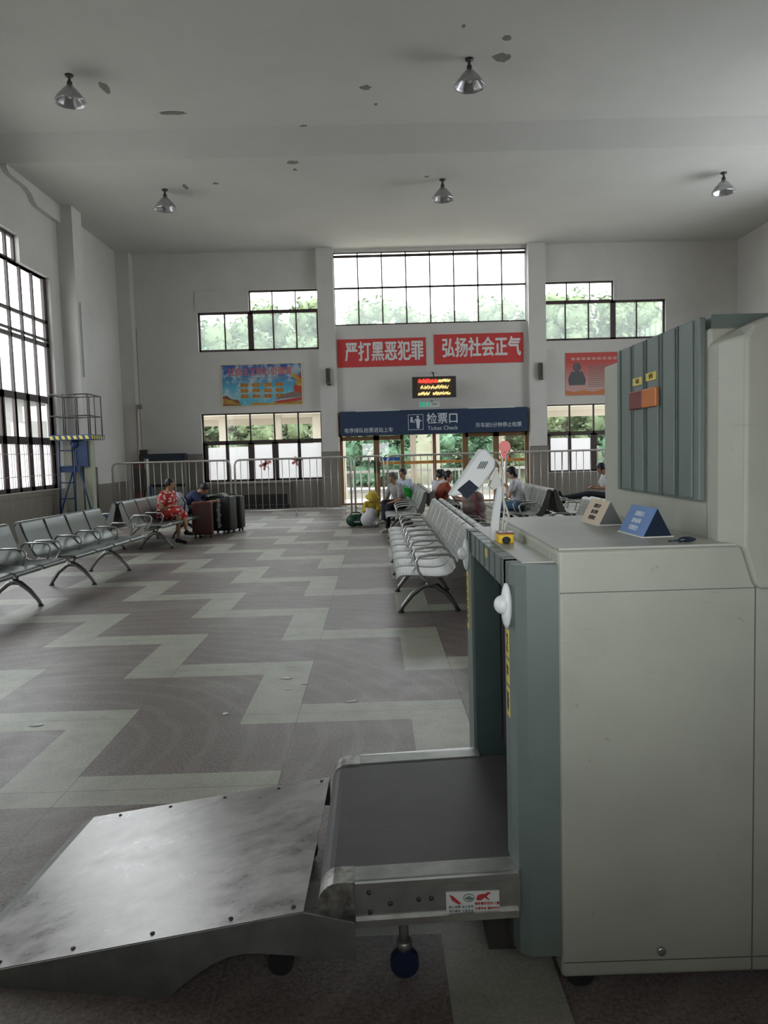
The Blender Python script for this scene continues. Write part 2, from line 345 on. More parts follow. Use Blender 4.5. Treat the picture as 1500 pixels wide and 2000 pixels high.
def capsule(bm, p0, p1, r0, r1, seg=12):
    p0, p1 = Vector(p0), Vector(p1); d = p1 - p0
    if d.length < 1e-5: ball(bm, p0, max(r0, r1), seg=seg); return
    ax = d.normalized(); up = Vector((0, 0, 1)) if abs(ax.z) < 0.95 else Vector((1, 0, 0)); a = ax.cross(up).normalized(); b = ax.cross(a)
    pts = []
    for k in range(4): t = -PI / 2 + k * PI / 8; pts.append((p0 + ax * r0 * math.sin(t), r0 * math.cos(t)))
    pts.append((p0, r0)); pts.append((p1, r1))
    for k in range(1, 5): t = k * PI / 8; pts.append((p1 + ax * r1 * math.sin(t), r1 * math.cos(t)))
    rings = [[bm.verts.new(c + (a * math.cos(2 * PI * j / seg) + b * math.sin(2 * PI * j / seg)) * max(r, 0.0004)) for j in range(seg)] for c, r in pts]
    for A, B in zip(rings, rings[1:]):
        for j in range(seg): bm.faces.new((A[j], A[(j + 1) % seg], B[(j + 1) % seg], B[j]))
    bm.faces.new(rings[0][::-1]); bm.faces.new(rings[-1])

def fused(name, bm, m, parent=None, voxel=0.009, smooth_it=2, loc=None, dec=None):
    """overlapping pieces fused into one continuous skin"""
    bmesh.ops.recalc_face_normals(bm, faces=bm.faces[:])
    me = bpy.data.meshes.new('tmp'); bm.to_mesh(me); bm.free(); o = bpy.data.objects.new('tmp', me); COL.objects.link(o)
    r = o.modifiers.new('r', 'REMESH'); r.mode = 'VOXEL'; r.voxel_size = voxel; r.use_smooth_shade = True
    if smooth_it: s = o.modifiers.new('s', 'SMOOTH'); s.iterations = smooth_it; s.factor = 0.5
    dg = bpy.context.evaluated_depsgraph_get(); nm = bpy.data.meshes.new_from_object(o.evaluated_get(dg)); nm.name = name
    bpy.data.objects.remove(o); bpy.data.meshes.remove(me)
    nm.materials.clear(); nm.materials.append(m)
    for p in nm.polygons: p.use_smooth = True; p.material_index = 0
    q = bpy.data.objects.new(name, nm); COL.objects.link(q)
    if parent: q.parent = parent
    if loc: q.location = loc
    return q

def text(name, s, size, m, parent=None, loc=(0, 0, 0), rot=(PI / 2, 0, 0), sx=1.0, bold=0.0, depth=0.004, align='CENTER', valign='CENTER', spacing=1.0):
    c = bpy.data.curves.new('t', 'FONT'); c.body = s; c.size = size; c.extrude = depth; c.align_x = align; c.align_y = valign; c.space_character = spacing; c.resolution_u = 3
    o = bpy.data.objects.new('t', c); COL.objects.link(o)
    dg = bpy.context.evaluated_depsgraph_get(); me = bpy.data.meshes.new_from_object(o.evaluated_get(dg)); me.name = name
    bpy.data.objects.remove(o); bpy.data.curves.remove(c)
    me.materials.clear(); me.materials.append(m)
    for v in me.vertices: v.co.x *= sx
    if bold:
        b2 = bmesh.new()
        for k, (dx, dz) in enumerate(((0, 0), (1, 0), (-1, 0), (0, 1), (0, -1))):
            t2 = me.copy()
            for v in t2.vertices: v.co += Vector((dx * bold * size, dz * bold * size, .0001 * k))
            b2.from_mesh(t2); bpy.data.meshes.remove(t2)
        b2.to_mesh(me); b2.free()
    q = bpy.data.objects.new(name, me); COL.objects.link(q)
    if parent: q.parent = parent
    q.location = loc; q.rotation_euler = rot
    return q

def wall_grid(name, axis, c0, c1, u0, u1, z0, z1, holes, m):
    """solid wall with rectangular openings and reveals. axis 'y': wall spans x=u, thickness y c0..c1 ; axis 'x': spans y=u"""
    us = sorted({u0, u1, *[h[0] for h in holes], *[h[1] for h in holes]}); zs = sorted({z0, z1, *[h[2] for h in holes], *[h[3] for h in holes]})
    us = [u for u in us if u0 <= u <= u1]; zs = [z for z in zs if z0 <= z <= z1]
    def solid(i, j):
        if i < 0 or j < 0 or i >= len(us) - 1 or j >= len(zs) - 1: return False
        cu, cz = (us[i] + us[i + 1]) / 2, (zs[j] + zs[j + 1]) / 2
        return not any(h[0] < cu < h[1] and h[2] < cz < h[3] for h in holes)
    bm = bmesh.new(); cache = {}
    def V(c, u, z):
        k = (c, u, z)
        if k not in cache: cache[k] = bm.verts.new((u, c, z) if axis == 'y' else (c, u, z))
        return cache[k]
    for i in range(len(us) - 1):
        for j in range(len(zs) - 1):
            if not solid(i, j): continue
            a, b, c, d = us[i], us[i + 1], zs[j], zs[j + 1]
            for t in (c0, c1): bm.faces.new((V(t, a, c), V(t, b, c), V(t, b, d), V(t, a, d)))
            if not solid(i - 1, j): bm.faces.new((V(c0, a, c), V(c1, a, c), V(c1, a, d), V(c0, a, d)))
            if not solid(i + 1, j): bm.faces.new((V(c0, b, c), V(c1, b, c), V(c1, b, d), V(c0, b, d)))
            if not solid(i, j - 1): bm.faces.new((V(c0, a, c), V(c1, a, c), V(c1, b, c), V(c0, b, c)))
            if not solid(i, j + 1): bm.faces.new((V(c0, a, d), V(c1, a, d), V(c1, b, d), V(c0, b, d)))
    o = mesh_obj(name, bm, m); return tag(o, kind='structure')

# ------------------------------------------------------------------ the setting
XL, XR, YB = -7.3, 10.85, 23.0
bm = bmesh.new(); box(bm, XL - .6, XR + .6, 0.2, YB + .3, -0.2, 0.0); tag(mesh_obj('floor', bm, MT['floor']), kind='structure')
# ceiling with a step down at y = 15.85
bm = bmesh.new(); prism(bm, [(0.2, 7.82), (15.25, 7.82), (15.88, 7.5), (YB + .3, 7.5), (YB + .3, 8.3), (0.2, 8.3)], 'x', XL - .5, XR + .5)
ceil = tag(mesh_obj('ceiling', bm, MT['ceil']), kind='structure')
def patch(cx, cy, z, rx, ry, seed, n=15):
    rnd = random.Random(seed); bm = bmesh.new()
    pts = [(cx + rx * math.cos(2 * PI * k / n) * rnd.uniform(.65, 1.1), cy + ry * math.sin(2 * PI * k / n) * rnd.uniform(.65, 1.1)) for k in range(n)]
    prism(bm, pts, 'z', z - 0.006, z + 0.002); mesh_obj('peeled_patch', bm, MT['peel'], ceil)

HB = [(-1.08, 4.6, 5.3, 7.42), (-5.1, -1.55, 4.64, 5.80), (-3.58, -1.53, 5.80, 6.40), (5.12, 8.72, 4.70, 5.85), (5.12, 7.18, 5.85, 6.42),
      (-5.12, -1.54, 0.80, 2.83), (5.14, 8.75, 0.82, 2.84), (-1.06, 4.62, 0.0, 2.75)]
wall_grid('wall_back', 'y', YB, YB + .26, XL - .3, XR + .3, 0, 7.9, HB, MT['wall'])
LW = [(12.1, 17.96, 0.93, 5.72), (12.1, 16.5, 5.72, 6.28), (4.3, 9.0, 0.93, 6.28)]
wall_grid('wall_left', 'x', XL - .26, XL, 0.2, YB + .26, 0, 8.2, LW, MT['wall'])
RW = [(12.1, 17.96, 0.93, 6.28)]
wall_grid('wall_right', 'x', XR, XR + .26, 0.2, YB + .26, 0, 8.2, RW, MT['wall'])
wall_grid('wall_front', 'y', 0.2, 0.42, XL - .3, XR + .3, 0, 8.2, [(-.72, .85, 1.12, 2.1)], MT['facade'])
# pilasters and recess trims
def trim(n, a, m=None):
    return tag(obox('trim_%d' % n, a, m or MT['wall'], bev=0), kind='structure')
trim(1, (-1.55, -1.06, YB - .22, YB, 0, 7.5)); trim(2, (4.62, 5.12, YB - .22, YB, 0, 7.5))
trim(3, (XL, XL + .38, 18.5, 19.1, 0, 7.5)); trim(4, (XL, XL + .38, YB - .38, YB, 0, 7.5))
trim(5, (XL, XL + .38, 10.2, 10.9, 0, 7.82)); trim(6, (XR - .38, XR, 18.5, 19.1, 0, 7.5))
# haunched bracket between the left pilaster and the beam
prof = [(18.5, 7.10), (17.3, 7.10), (17.13, 7.16), (17.0, 7.27), (16.78, 7.34), (16.45, 7.345), (16.1, 7.345), (15.98, 7.37), (15.9, 7.43), (15.89, 7.53), (18.5, 7.53)]
bm = bmesh.new(); prism(bm, prof, 'x', XL, XL + .12); tag(mesh_obj('trim_7', bm, MT['wall']), kind='structure')
# stone dado along the back and left walls
bm = bmesh.new()
for a, b_, z in ((XL + .38, -5.12, 1.66), (-5.12, -1.55, 0.78), (5.12, 8.75, 0.80), (8.75, XR, 1.66)): box(bm, a, b_, YB - .04, YB, 0, z)
for a, b_ in ((-1.58, -1.03), (4.59, 5.15)): box(bm, a, b_, YB - .25, YB - .22, 0, 1.62)
box(bm, XL, XL + .04, .5, 23, 0, 0.92); box(bm, XL + .38, XL + .41, YB - .41, YB, 0, 1.66)
tag(mesh_obj('trim_8', bm, MT['dado']), kind='structure')
# shallow blind panels beside the upper windows
for n, (a, b_, c, d) in ((9, (-5.12, -3.66, 5.92, 6.4)), (10, (7.28, 8.74, 5.95, 6.42))):
    bm = bmesh.new()
    for q in ((a, b_, d, d + .03), (a, b_, c - .03, c), (a - .03, a, c - .03, d + .03)): box(bm, q[0], q[1], YB - .02, YB, q[2], q[3])
    tag(mesh_obj('trim_%d' % n, bm, MT['wall']), kind='structure')

def window(n, axis, c, rects, bars, glass, m=None, depth=.06, name=None):
    """bars: (u0,u1,z0,z1); rects: panes"""
    bm = bmesh.new()
    for u0, u1, z0, z1 in bars:
        if axis == 'y': box(bm, u0, u1, c, c + depth, z0, z1)
        else: box(bm, c - depth, c, u0, u1, z0, z1)
    f = tag(mesh_obj(name or 'window_%d' % n, bm, m or MT['frame']), kind='structure')
    for gl, rs in (glass if isinstance(glass, list) else [(glass, rects)]):
        bm = bmesh.new()
        for u0, u1, z0, z1 in rs:
            if axis == 'y': box(bm, u0, u1, c + depth * .45, c + depth * .55, z0, z1)
            else: box(bm, c - depth * .55, c - depth * .45, u0, u1, z0, z1)
        mesh_obj('glazing', bm, gl, f)
    return f
t = .03
# 1: left wall, far bay
zs = [(5.68, 5.76), (4.68, 4.75), (4.15, 4.24), (4.29, 4.34), (2.87, 3.02), (1.93, 2.09), (.93, 1.02)]
ys = [12.1 + k * 0.575 for k in range(11)]
bars = [(12.1, 17.96, a, b_) for a, b_ in zs] + [(12.1, 16.52, 6.22, 6.28), (17.88, 17.96, .93, 5.72), (12.1, 12.2, .93, 6.28), (16.46, 16.52, 5.7, 6.28), (12.1, 17.96, 5.68, 5.72)]
bars += [(y - .03, y + .03, 2.0, 6.25 if y < 16.5 else 5.7) for y in ys] + [(y - (.09 if k % 2 == 0 else .05), y + (.09 if k % 2 == 0 else .05), .93, 3.0) for k, y in enumerate(ys)]
W1 = window(1, 'x', XL - .10, [(12.1, 17.96, 2.0, 5.72), (12.1, 16.5, 5.72, 6.28)], bars, [(MT['glass'], [(12.1, 17.96, 2.0, 5.72), (12.1, 16.5, 5.72, 6.28)])])
bm = bmesh.new()
for k in range(10):
    a, b_ = ys[k] + .08, ys[k + 1] - .08
    box(bm, XL - .15, XL - .14, a, b_, 1.02, 1.93)
mesh_obj('paper_sheet', bm, MT['paper'], W1)
bm = bmesh.new()
for k in range(10):
    for j in range(1, 4):
        y = ys[k] + .08 + j * .104; tube(bm, [(XL - .08, y, 1.0), (XL - .08, y, 1.95)], .006, 5)
for z in (1.25, 1.72): tube(bm, [(XL - .08, 12.1, z), (XL - .08, 17.9, z)], .007, 5)
mesh_obj('security_bar', bm, MT['fence'], W1)
# 2: left wall, near bay (outside the picture, lights the hall); 3, 4: right wall
def plain(n, x, y0, y1):
    b = [(y0, y1, z - .04, z + .04) for z in (.97, 2.0, 2.95, 4.2, 5.2, 6.24)] + [(y0 + k * (y1 - y0) / 10 - .03, y0 + k * (y1 - y0) / 10 + .03, .93, 6.28) for k in range(11)]
    window(n, 'x', x, None, b, [(MT['glass'], [(y0, y1, .93, 6.28)])])
plain(2, XL - .1, 4.3, 9.0); plain(3, XR + .16, 12.1, 17.96)
# 5: high central window
x0, x1 = -1.06, 4.6; bars = [(x0, x1, 5.3, 5.35), (x0, x1, 7.28, 7.35), (x0, x1, 6.37, 6.42), (x0, x1, 7.4, 7.42)] + [(x0 + k * (x1 - x0) / 8 - .018, x0 + k * (x1 - x0) / 8 + .018, 5.3, 7.42) for k in range(9)]
window(4, 'y', YB + .08, [(x0, x1, 5.3, 7.42)], bars, [(MT['glass'], [(x0, x1, 6.0, 7.42)]), (MT['dusty'], [(x0, x1, 5.3, 6.0)])])
# 6, 7: upper side windows, five lights below and three above
def upper(n, x0, x1, zb, zt, zz, mull, sub, ux0, ux1):
    b = [(x0, x1, zb, zb + .07), (x0, x1, zt - .04, zt + .06), (x0, x0 + .06, zb, zt), (x1 - .06, x1, zb, zt), (mull - .08, mull + .08, zb, zt), (ux0, ux1, zz - .05, zz), (ux0, ux0 + .04, zt, zz), (ux1 - .04, ux1, zt, zz)]
    b += [(s - .02, s + .02, zb, zt) for s in sub] + [(ux0 + (ux1 - ux0) * k / 3 - .015, ux0 + (ux1 - ux0) * k / 3 + .015, zt, zz) for k in (1, 2)]
    window(n, 'y', YB + .08, None, b, [(MT['frost'], [(x0, x1, zb, zt)]), (MT['glass'], [(ux0, ux1, zt, zz)])])
upper(5, -5.1, -1.55, 4.64, 5.77, 6.40, -3.56, (-4.32, -2.89, -2.21), -3.58, -1.53)
upper(6, 5.12, 8.72, 4.70, 5.82, 6.42, 7.18, (5.76, 6.45, 7.88), 5.12, 7.18)
# 8, 9: lower side windows, papered in their lower lights
def lower(n, x0, x1):
    p = (x1 - x0) / 5
    b = [(x0, x1, 2.79, 2.83), (x0, x1, 1.90, 2.02), (x0, x1, .80, .86), (x0, x0 + .05, .8, 2.83), (x1 - .05, x1, .8, 2.83)]
    b += [(x0 + k * p - .022, x0 + k * p + .022, 1.95, 2.83) for k in range(1, 5)] + [(x0 + k * p - w_, x0 + k * p + w_, .8, 1.95) for k, w_ in ((0, .14), (1, .045), (2, .09), (3, .09), (4, .045), (5, .05))]
    f = window(n, 'y', YB + .08, None, b, [(MT['glass'], [(x0, x1, .82, 2.83)])])
    bm = bmesh.new(); rnd = random.Random(n)
    for k in range(5):
        if n == 8 and k > 1: break
        box(bm, x0 + k * p + .05, x0 + (k + 1) * p - .05, YB + .13, YB + .135, .86, 1.90 - (0.06 if k in (0, 1) else .0) - rnd.uniform(0, .03))
    mesh_obj('paper_sheet', bm, MT['paper'], f)
    return f
W8 = lower(7, -5.12, -1.54); W9 = lower(8, 5.14, 8.75)
for (x, z, s, a) in ((-3.30, 1.33, .20, .5), (-2.36, 1.42, .18, -.1)):
    bm = bmesh.new()
    for k in range(4):
        c, sn = math.cos(a + k * .9), math.sin(a + k * .9)
        prism(bm, [(x - s * c - .03 * sn, z - s * sn + .03 * c), (x + s * c - .03 * sn, z + s * sn * .6 + .03 * c), (x + s * c + .03, z + s * sn * .6 - .04), (x - s * c + .03, z - s * sn - .04)], 'y', YB + .11, YB + .125)
    mesh_obj('pink_character', bm, MT['pinkp'], W8)
# doors at the ticket gate
bm = bmesh.new(); dx0, dx1 = -1.06, 4.62
xs = [-1.0, .055, .83, 1.79, 2.72, 3.64, 4.56]
for k, x in enumerate(xs):
    w_ = .085 if k in (1, 4, 5) else .05
    box(bm, x - w_, x + w_, YB + .05, YB + .15, 0, 2.12)
for a, b_, z in ((xs[0], xs[2], 1.98), (xs[4], xs[6], 2.0)): box(bm, a, b_, YB + .05, YB + .15, z - .06, z + .06)
box(bm, dx0, dx1, YB + .05, YB + .15, 2.05, 2.8); box(bm, dx0, dx1, YB + .04, YB + .16, 0, .05)
D1 = tag(mesh_obj('door_1', bm, MT['door']), kind='structure')
bm = bmesh.new()
for a, b_ in zip(xs, xs[1:]): box(bm, a + .05, b_ - .05, YB + .09, YB + .1, .05, 2.05)
mesh_obj('glazing', bm, MT['glass'], D1)
obox('orange_stripe', (.14, 4.5, YB + .084, YB + .089, 1.18, 1.27), MT['orangeb'], D1)
obox('blue_notice', (.16, .76, YB + .084, YB + .089, 1.29, 1.40), MT['blueb'], D1)
bm = bmesh.new(); 
for x in (-.02, .12): box(bm, x - .02, x + .02, YB - .02, YB + .04, .95, 1.3)
mesh_obj('door_handle', bm, MT['darkm'], D1)
# peeled plaster on the ceiling
for i, (cx, cy, z, rx, ry) in enumerate([(-4.38, 13.55, 7.82, .07, .24), (-3.5, 14.55, 7.82, .28, .09), (.02, 13.75, 7.82, .10, .10), (.20, 14.4, 7.82, .035, .05), (2.23, 12.85, 7.82, .17, .15), (2.2, 12.25, 7.82, .08, .09), (1.5, 11.9, 7.82, .03, .05),
        (-1.18, 15.3, 7.82, .10, .14), (-1.08, 15.6, 7.82, .05, .13), (-1.5, 16.2, 7.5, .14, .10), (-1.5, 16.6, 7.5, .05, .07), (-4.0, 17.45, 7.5, .05, .2), (-.75, 10.9, 7.82, .22, .10), (1.3, 17.2, 7.5, .06, .05), (-3.3, 17.3, 7.5, .07, .06)]):
    patch(cx, cy, z, rx, ry, i)

# unseen ground and roof added outside the front opening to cut its light
bm = bmesh.new(); box(bm, -12, 15, -9, 0.2, -.25, -.02); tag(mesh_obj('ground_front', bm, MT['conc']), kind='structure')
bm = bmesh.new(); box(bm, -7, 9, -2.2, 0.2, 3.3, 3.5); tag(mesh_obj('added_shade_roof', bm, MT['facade']), kind='structure')  # added roof behind the camera, shades the foreground
# ------------------------------------------------------------------ outdoors beyond the doors
bm = bmesh.new(); box(bm, -40, 45, YB + .26, 36, -.25, -.04); tag(mesh_obj('ground', bm, MT['conc']), kind='structure')
bm = bmesh.new(); box(bm, -60, XL - .3, -30, 60, -.3, -.06); tag(mesh_obj('ground_side', bm, MT['conc']), kind='structure')
bm = bmesh.new(); box(bm, -12, 24, 26.6, 31.5, 3.05, 3.45); box(bm, -12, 24, 26.6, 26.85, 2.95, 3.05); box(bm, -12, 24, 31.2, 31.5, 2.8, 3.05)
tag(mesh_obj('platform_canopy', bm, MT['post']), 'cream platform canopy slab above the columns outside the back windows', 'canopy')
col_spots = [(-5.35, 27.5), (-3.4, 27.3), (-2.0, 27.0), (-1.15, 26.9), (1.45, 29.0), (2.12, 26.9), (4.5, 28.0), (5.6, 27.0), (8.3, 27.0)]
wh = ['behind the first light of the left lower window', 'behind the middle of the left lower window', 'behind the right end of the left lower window', 'seen through the leftmost glass door', 'thinner one seen through the middle doors', 'broad one seen through the middle doors',
      'seen through the fifth glass door', 'seen through the rightmost glass door', 'behind the papered window right of the doors']
for k, (x, y) in enumerate(col_spots):
    bm = bmesh.new(); r = .14 if k != 4 else .11; box(bm, x - r, x + r, y - r, y + r, -.05, 3.05, bev=.02); box(bm, x - r - .05, x + r + .05, y - r - .05, y + r + .05, -.05, .25)
    tag(mesh_obj('platform_column', bm, MT['post']), 'cream square platform column outside, ' + wh[k], 'column', 'columns holding the platform canopy')
bm = bmesh.new()
for k in range(90): 
    x = -12 + k * .3; box(bm, x, x + .06, 30.5, 30.55, .05, .75)
box(bm, -12, 15, 30.48, 30.58, .75, .85); box(bm, -12, 15, 30.4, 30.7, -.05, .1)
tag(mesh_obj('platform_barrier', bm, MT['bwhite']), 'white railing barrier along the platform beyond the glass doors', 'railing')
T = thing('round_sign', 'red round sign on a thin post outside the rightmost glass doors', 'sign', (4.42, 26.2, -.05), 0)
otube('post', [(0, 0, 0), (0, 0, 1.5)], .025, MT['fence'], T)
bm = bmesh.new(); tube(bm, [(0, -.04, 1.68), (0, -.02, 1.68)], .2, 20); mesh_obj('red_disc', bm, mat('sign_red', (.42, .13, .13), .7), T)
obox('red_plate', (-.13, .13, -.04, -.02, 1.28, 1.5), mat('sign_red', (.50, .10, .10), .6), T)
# wooded bank
bm = bmesh.new(); N = 60; rnd = random.Random(3); grid = []
for i in range(N + 1):
    row = []
    for j in range(14):
        x = -32 + i * 70 / N; y = 35 + j * 1.4; z = -.3 + j * .42 + rnd.uniform(-.3, .3) * (j > 0)
        row.append(bm.verts.new((x, y + rnd.uniform(-.3, .3), z)))
    grid.append(row)
for i in range(N):
    for j in range(13): bm.faces.new((grid[i][j], grid[i + 1][j], grid[i + 1][j + 1], grid[i][j + 1]))
tag(mesh_obj('hillside', bm, MT['hill'], smooth=True), kind='structure')

def crown(seed, R_, Hh, n=900, leaf=.16, m=None):
    rnd = random.Random(seed); bm = bmesh.new()
    blobs = []
    for _ in range(26 if n < 2000 else 46):
        t_ = rnd.uniform(.05, .95); rr = R_ * (math.sin(PI * (.15 + .75 * (1 - t_))) ** .8) * .62; a_ = rnd.uniform(0, 2 * PI)
        blobs.append((Vector((rr * math.cos(a_), rr * math.sin(a_) * .7, t_ * Hh)), rnd.uniform(.16, .30) * R_))
    for _ in range(n * 2):
        c, r = rnd.choice(blobs); d = Vector((rnd.gauss(0, 1), rnd.gauss(0, 1), rnd.gauss(0, 1))).normalized() * r * rnd.uniform(.7, 1.35)
        p = c + d; s = leaf * rnd.uniform(.5, 1.5); a = Vector((rnd.gauss(0, 1), rnd.gauss(0, 1), rnd.gauss(0, .6))).normalized(); b_ = a.cross(Vector((rnd.gauss(0, 1), rnd.gauss(0, 1), rnd.gauss(0, 1)))).normalized()
        vs_ = [bm.verts.new(p + q) for q in (-a * s, b_ * s * .45, a * s, -b_ * s * .45)]; bm.faces.new(vs_)
    for c, r in blobs:
        k0 = len(bm.verts); ball(bm, c, r * .8, seg=8); bm.verts.ensure_lookup_table()
        for v in bm.verts[k0:]: v.co += Vector((rnd.uniform(-1, 1), rnd.uniform(-1, 1), rnd.uniform(-1, 1))) * r * .16
    return bm
tree_spots = [(-11, 40, 4.6, 6.2, 1, 1), (-7.8, 36, 2.6, 4.2, 0, 2), (-4.9, 36.5, 2.6, 4.4, 0, 3), (-2.2, 38, 2.7, 4.3, 0, 4), (0.2, 36, 2.2, 3.8, 1, 5), (3.9, 34.0, 1.9, 3.5, 1, 6), (6.3, 37, 2.5, 4.2, 0, 7), (9.3, 38, 2.9, 4.6, 0, 8), (12.6, 37, 3.0, 4.8, 1, 9),
              (-9.0, 46, 3.6, 6.2, 0, 10), (-4.9, 47, 3.8, 7.3, 0, 11), (0.8, 50, 3.6, 6.9, 0, 12), (4.9, 52, 3.0, 6.0, 0, 13), (8.6, 50, 2.9, 6.9, 0, 14), (12.5, 46, 3.9, 7.3, 0, 15), (17, 47, 4.2, 7.4, 0, 16)]
tl = ['far left dark leafy tree outside, beyond the left wall line', 'bushy tree behind the first light of the left lower window', 'bushy tree behind the middle of the left lower window', 'leafy tree showing between the left window and the doors', 'pale green tree seen through the second glass door', 'bright green conifer-like tree through the middle right doors',
      'bushy tree seen through the rightmost doors', 'leafy tree behind the papered window right of the doors', 'wide tree behind the scanner hood, outside right',
      'distant crown behind the left upper window, its left part', 'tall distant crown behind the left upper window, its right part', 'tall distant tree at the left foot of the high central window', 'low distant crown at the middle foot of the high central window', 'distant tree at the right end of the high central window', 'distant crown behind the right upper window, its left part', 'distant crown behind the right upper window, its right part']
for k, (x, y, r, h, mm, sd) in enumerate(tree_spots):
    base = max(-.1, (y - 35) * .3 - .4)
    T = thing('tree', tl[k], 'tree', (x, y, base), 0, 'trees on the bank beyond the platform')
    otube('trunk', [(0, 0, -.2), (.1, .05, h * .3), (.05, 0, h * .6)], [.16, .12, .07], MT['bark'], T)
    o = mesh_obj('foliage', crown(sd, r, h * .85, 2200 if y > 44 else 1200, .19 if y > 44 else .15, None), MT['leaf2'] if mm else MT['leaf1'], T, loc=(0, 0, h * .12))
# neighbouring building seen through the left windows
B = thing('neighbour_building', 'grey building with pale pitched roof outside the left windows', 'building', (-19, 27, 0), 0)
bm = bmesh.new(); box(bm, -4, 4, -9, 14, -.1, 4.3); mesh_obj('wall_body', bm, MT['bwall'], B)
bm = bmesh.new(); prism(bm, [(-4.5, 4.3), (4.5, 4.3), (4.5, 4.5), (0, 7.4), (-4.5, 4.5)], 'y', -9.5, 14.5); mesh_obj('roof', bm, MT['roof'], B)
for y in (-7, -3, 1, 5, 9): obox('window_panel', (3.98, 4.06, y, y + 1.6, 1.2, 3.2), MT['conc'], B)

# ------------------------------------------------------------------ things on the back wall
def banner(x0, x1, z0, z1, s, label):
    T = thing('banner', label, 'banner', ((x0 + x1) / 2, YB - .012, z0), 0, 'red slogan banners over the ticket gate')
    w_, h = (x1 - x0), (z1 - z0); obox('cloth', (-w_ / 2, w_ / 2, -.006, .006, 0, h), MT['banner'], T)
    text('lettering', s, .60, MT['bwhite'], T, (w_ * .03, -.009, h * .50), sx=w_ * .89 / (6 * .60), bold=.022, depth=.002)
    return T
banner(-1.02, 1.60, 4.08, 4.90, '严打黑恶犯罪', 'red banner reading 严打黑恶犯罪 on the wall, left of the two')
banner(1.84, 4.48, 4.10, 4.97, '弘扬社会正气', 'red banner reading 弘扬社会正气 on the wall, right of the two')
# ticket check sign
T = thing('ticket_check_sign', 'long dark blue ticket check sign board above the glass doors', 'sign', (1.77, 22.74, 2.06), 0)
obox('board', (-2.76, 2.76, -.03, .03, 0, .71), MT['signb'], T); 
obox('top_rail', (-2.3, -1.0, -.035, .02, .70, .735), MT['exitw'], T); obox('top_rail', (1.0, 2.4, -.035, .02, .70, .735), MT['exitw'], T)
text('chinese_title', '检票口', .34, MT['signw'], T, (.25, -.034, .42), sx=.93, bold=.012, depth=.003)
text('english_title', 'Ticket Check', .165, MT['signw'], T, (.25, -.034, .155), sx=1.0, bold=.004, depth=.003)
text('notice_text', '有序排队检票进站上车', .155, MT['signw'], T, (-1.93, -.034, .14), sx=.93, bold=.004, depth=.003)
text('notice_text', '开车前5分钟停止检票', .155, MT['signw'], T, (1.9, -.034, .20), sx=.93, bold=.004, depth=.003)
bm = bmesh.new(); s0 = .225
for q in ((-s0, s0, -s0, -s0 + .014), (-s0, s0, s0 - .014, s0), (-s0, -s0 + .014, -s0, s0), (s0 - .014, s0, -s0, s0)): box(bm, q[0], q[1], -.036, -.03, q[2], q[3])
ball(bm, (-.12, -.033, .12), .035, 1, .15, 1); box(bm, -.16, -.08, -.036, -.03, 0, .08); box(bm, -.16, -.02, -.036, -.03, -.01, .02)
ball(bm, (.06, -.033, .15), .038, 1, .15, 1); prism(bm, [(.0, .10), (.12, .10), (.12, -.06), (.10, -.19), (.03, -.19), (.02, -.05)], 'y', -.036, -.03); box(bm, -.04, .03, -.036, -.03, .05, .08); box(bm, .12, .18, -.036, -.03, .02, .05)
mesh_obj('pictogram', bm, MT['signw'], T, loc=(-.54, 0, .35))
for x in (-2.3, 2.3): obox('wall_bracket', (x - .03, x + .03, .03, .26 if abs(x) < 2.76 else .2, .55, .60), MT['darkm'], T)
# LED display
T = thing('led_display', 'small hanging LED display with red and amber lines above the sign', 'display', (1.76, 22.3, 3.08), 0)
obox('housing', (-.63, .63, -.06, .06, 0, .60), MT['darkm'], T, bev=.01); obox('screen', (-.5, .5, -.066, -.055, .04, .55), MT['ledbg'], T)
bm = bmesh.new(); rnd = random.Random(5)
def strokes(bm, x0, x1, z, h, n):
    for k in range(n):
        x = x0 + (x1 - x0) * k / n; s = rnd.choice((.5, 1, 1, .8)); zz = z + rnd.uniform(0, .03)
        prism(bm, [(x, zz), (x + .012, zz), (x + .035 * s + .012, zz + h * s), (x + .035 * s, zz + h * s)], 'y', -.069, -.065)
        if rnd.random() < .6: box(bm, x, x + .03, -.069, -.065, zz + h * .5, zz + h * .5 + .012)
strokes(bm, -.47, .08, .42, .10, 26); strokes(bm, -.45, .08, .40, .08, 20); mesh_obj('red_line', bm, MT['led_r'], T)
for a_ in ((.10, .46, .42, .08, 14), (-.40, .40, .23, .10, 24), (-.48, -.14, .06, .09, 12), (-.05, .46, .06, .09, 20)):
    bm = bmesh.new(); strokes(bm, *a_); mesh_obj('amber_line', bm, MT['led_y'], T)
otube('hanger', [(0, .02, .6), (0, .3, .75), (0, .68, .78)], .02, MT['darkm'], T)
T = thing('exit_sign', 'small green and white emergency exit sign above the ticket check board', 'sign', (1.62, 22.4, 2.82), 0)
obox('case', (-.29, .29, -.03, .03, 0, .15), MT['exitw'], T); obox('green_panel', (-.28, -.01, -.034, -.028, .01, .14), MT['exitg'], T)
bm = bmesh.new(); ball(bm, (-.17, -.035, .115), .013, 1, .2, 1); prism(bm, [(-.19, .10), (-.15, .10), (-.14, .06), (-.11, .03), (-.13, .02), (-.165, .055), (-.2, .02), (-.22, .03), (-.185, .065)], 'y', -.037, -.033); box(bm, -.09, -.04, -.037, -.033, .03, .12)
mesh_obj('running_man', bm, MT['exitw'], T)
bm = bmesh.new(); box(bm, .06, .22, -.034, -.028, .05, .07); box(bm, .06, .22, -.034, -.028, .09, .11); mesh_obj('text_mark', bm, MT['greyi'], T)
otube('bracket', [(.1, 0, .15), (.1, .3, .2), (.1, .6, .2)], .012, MT['darkm'], T)
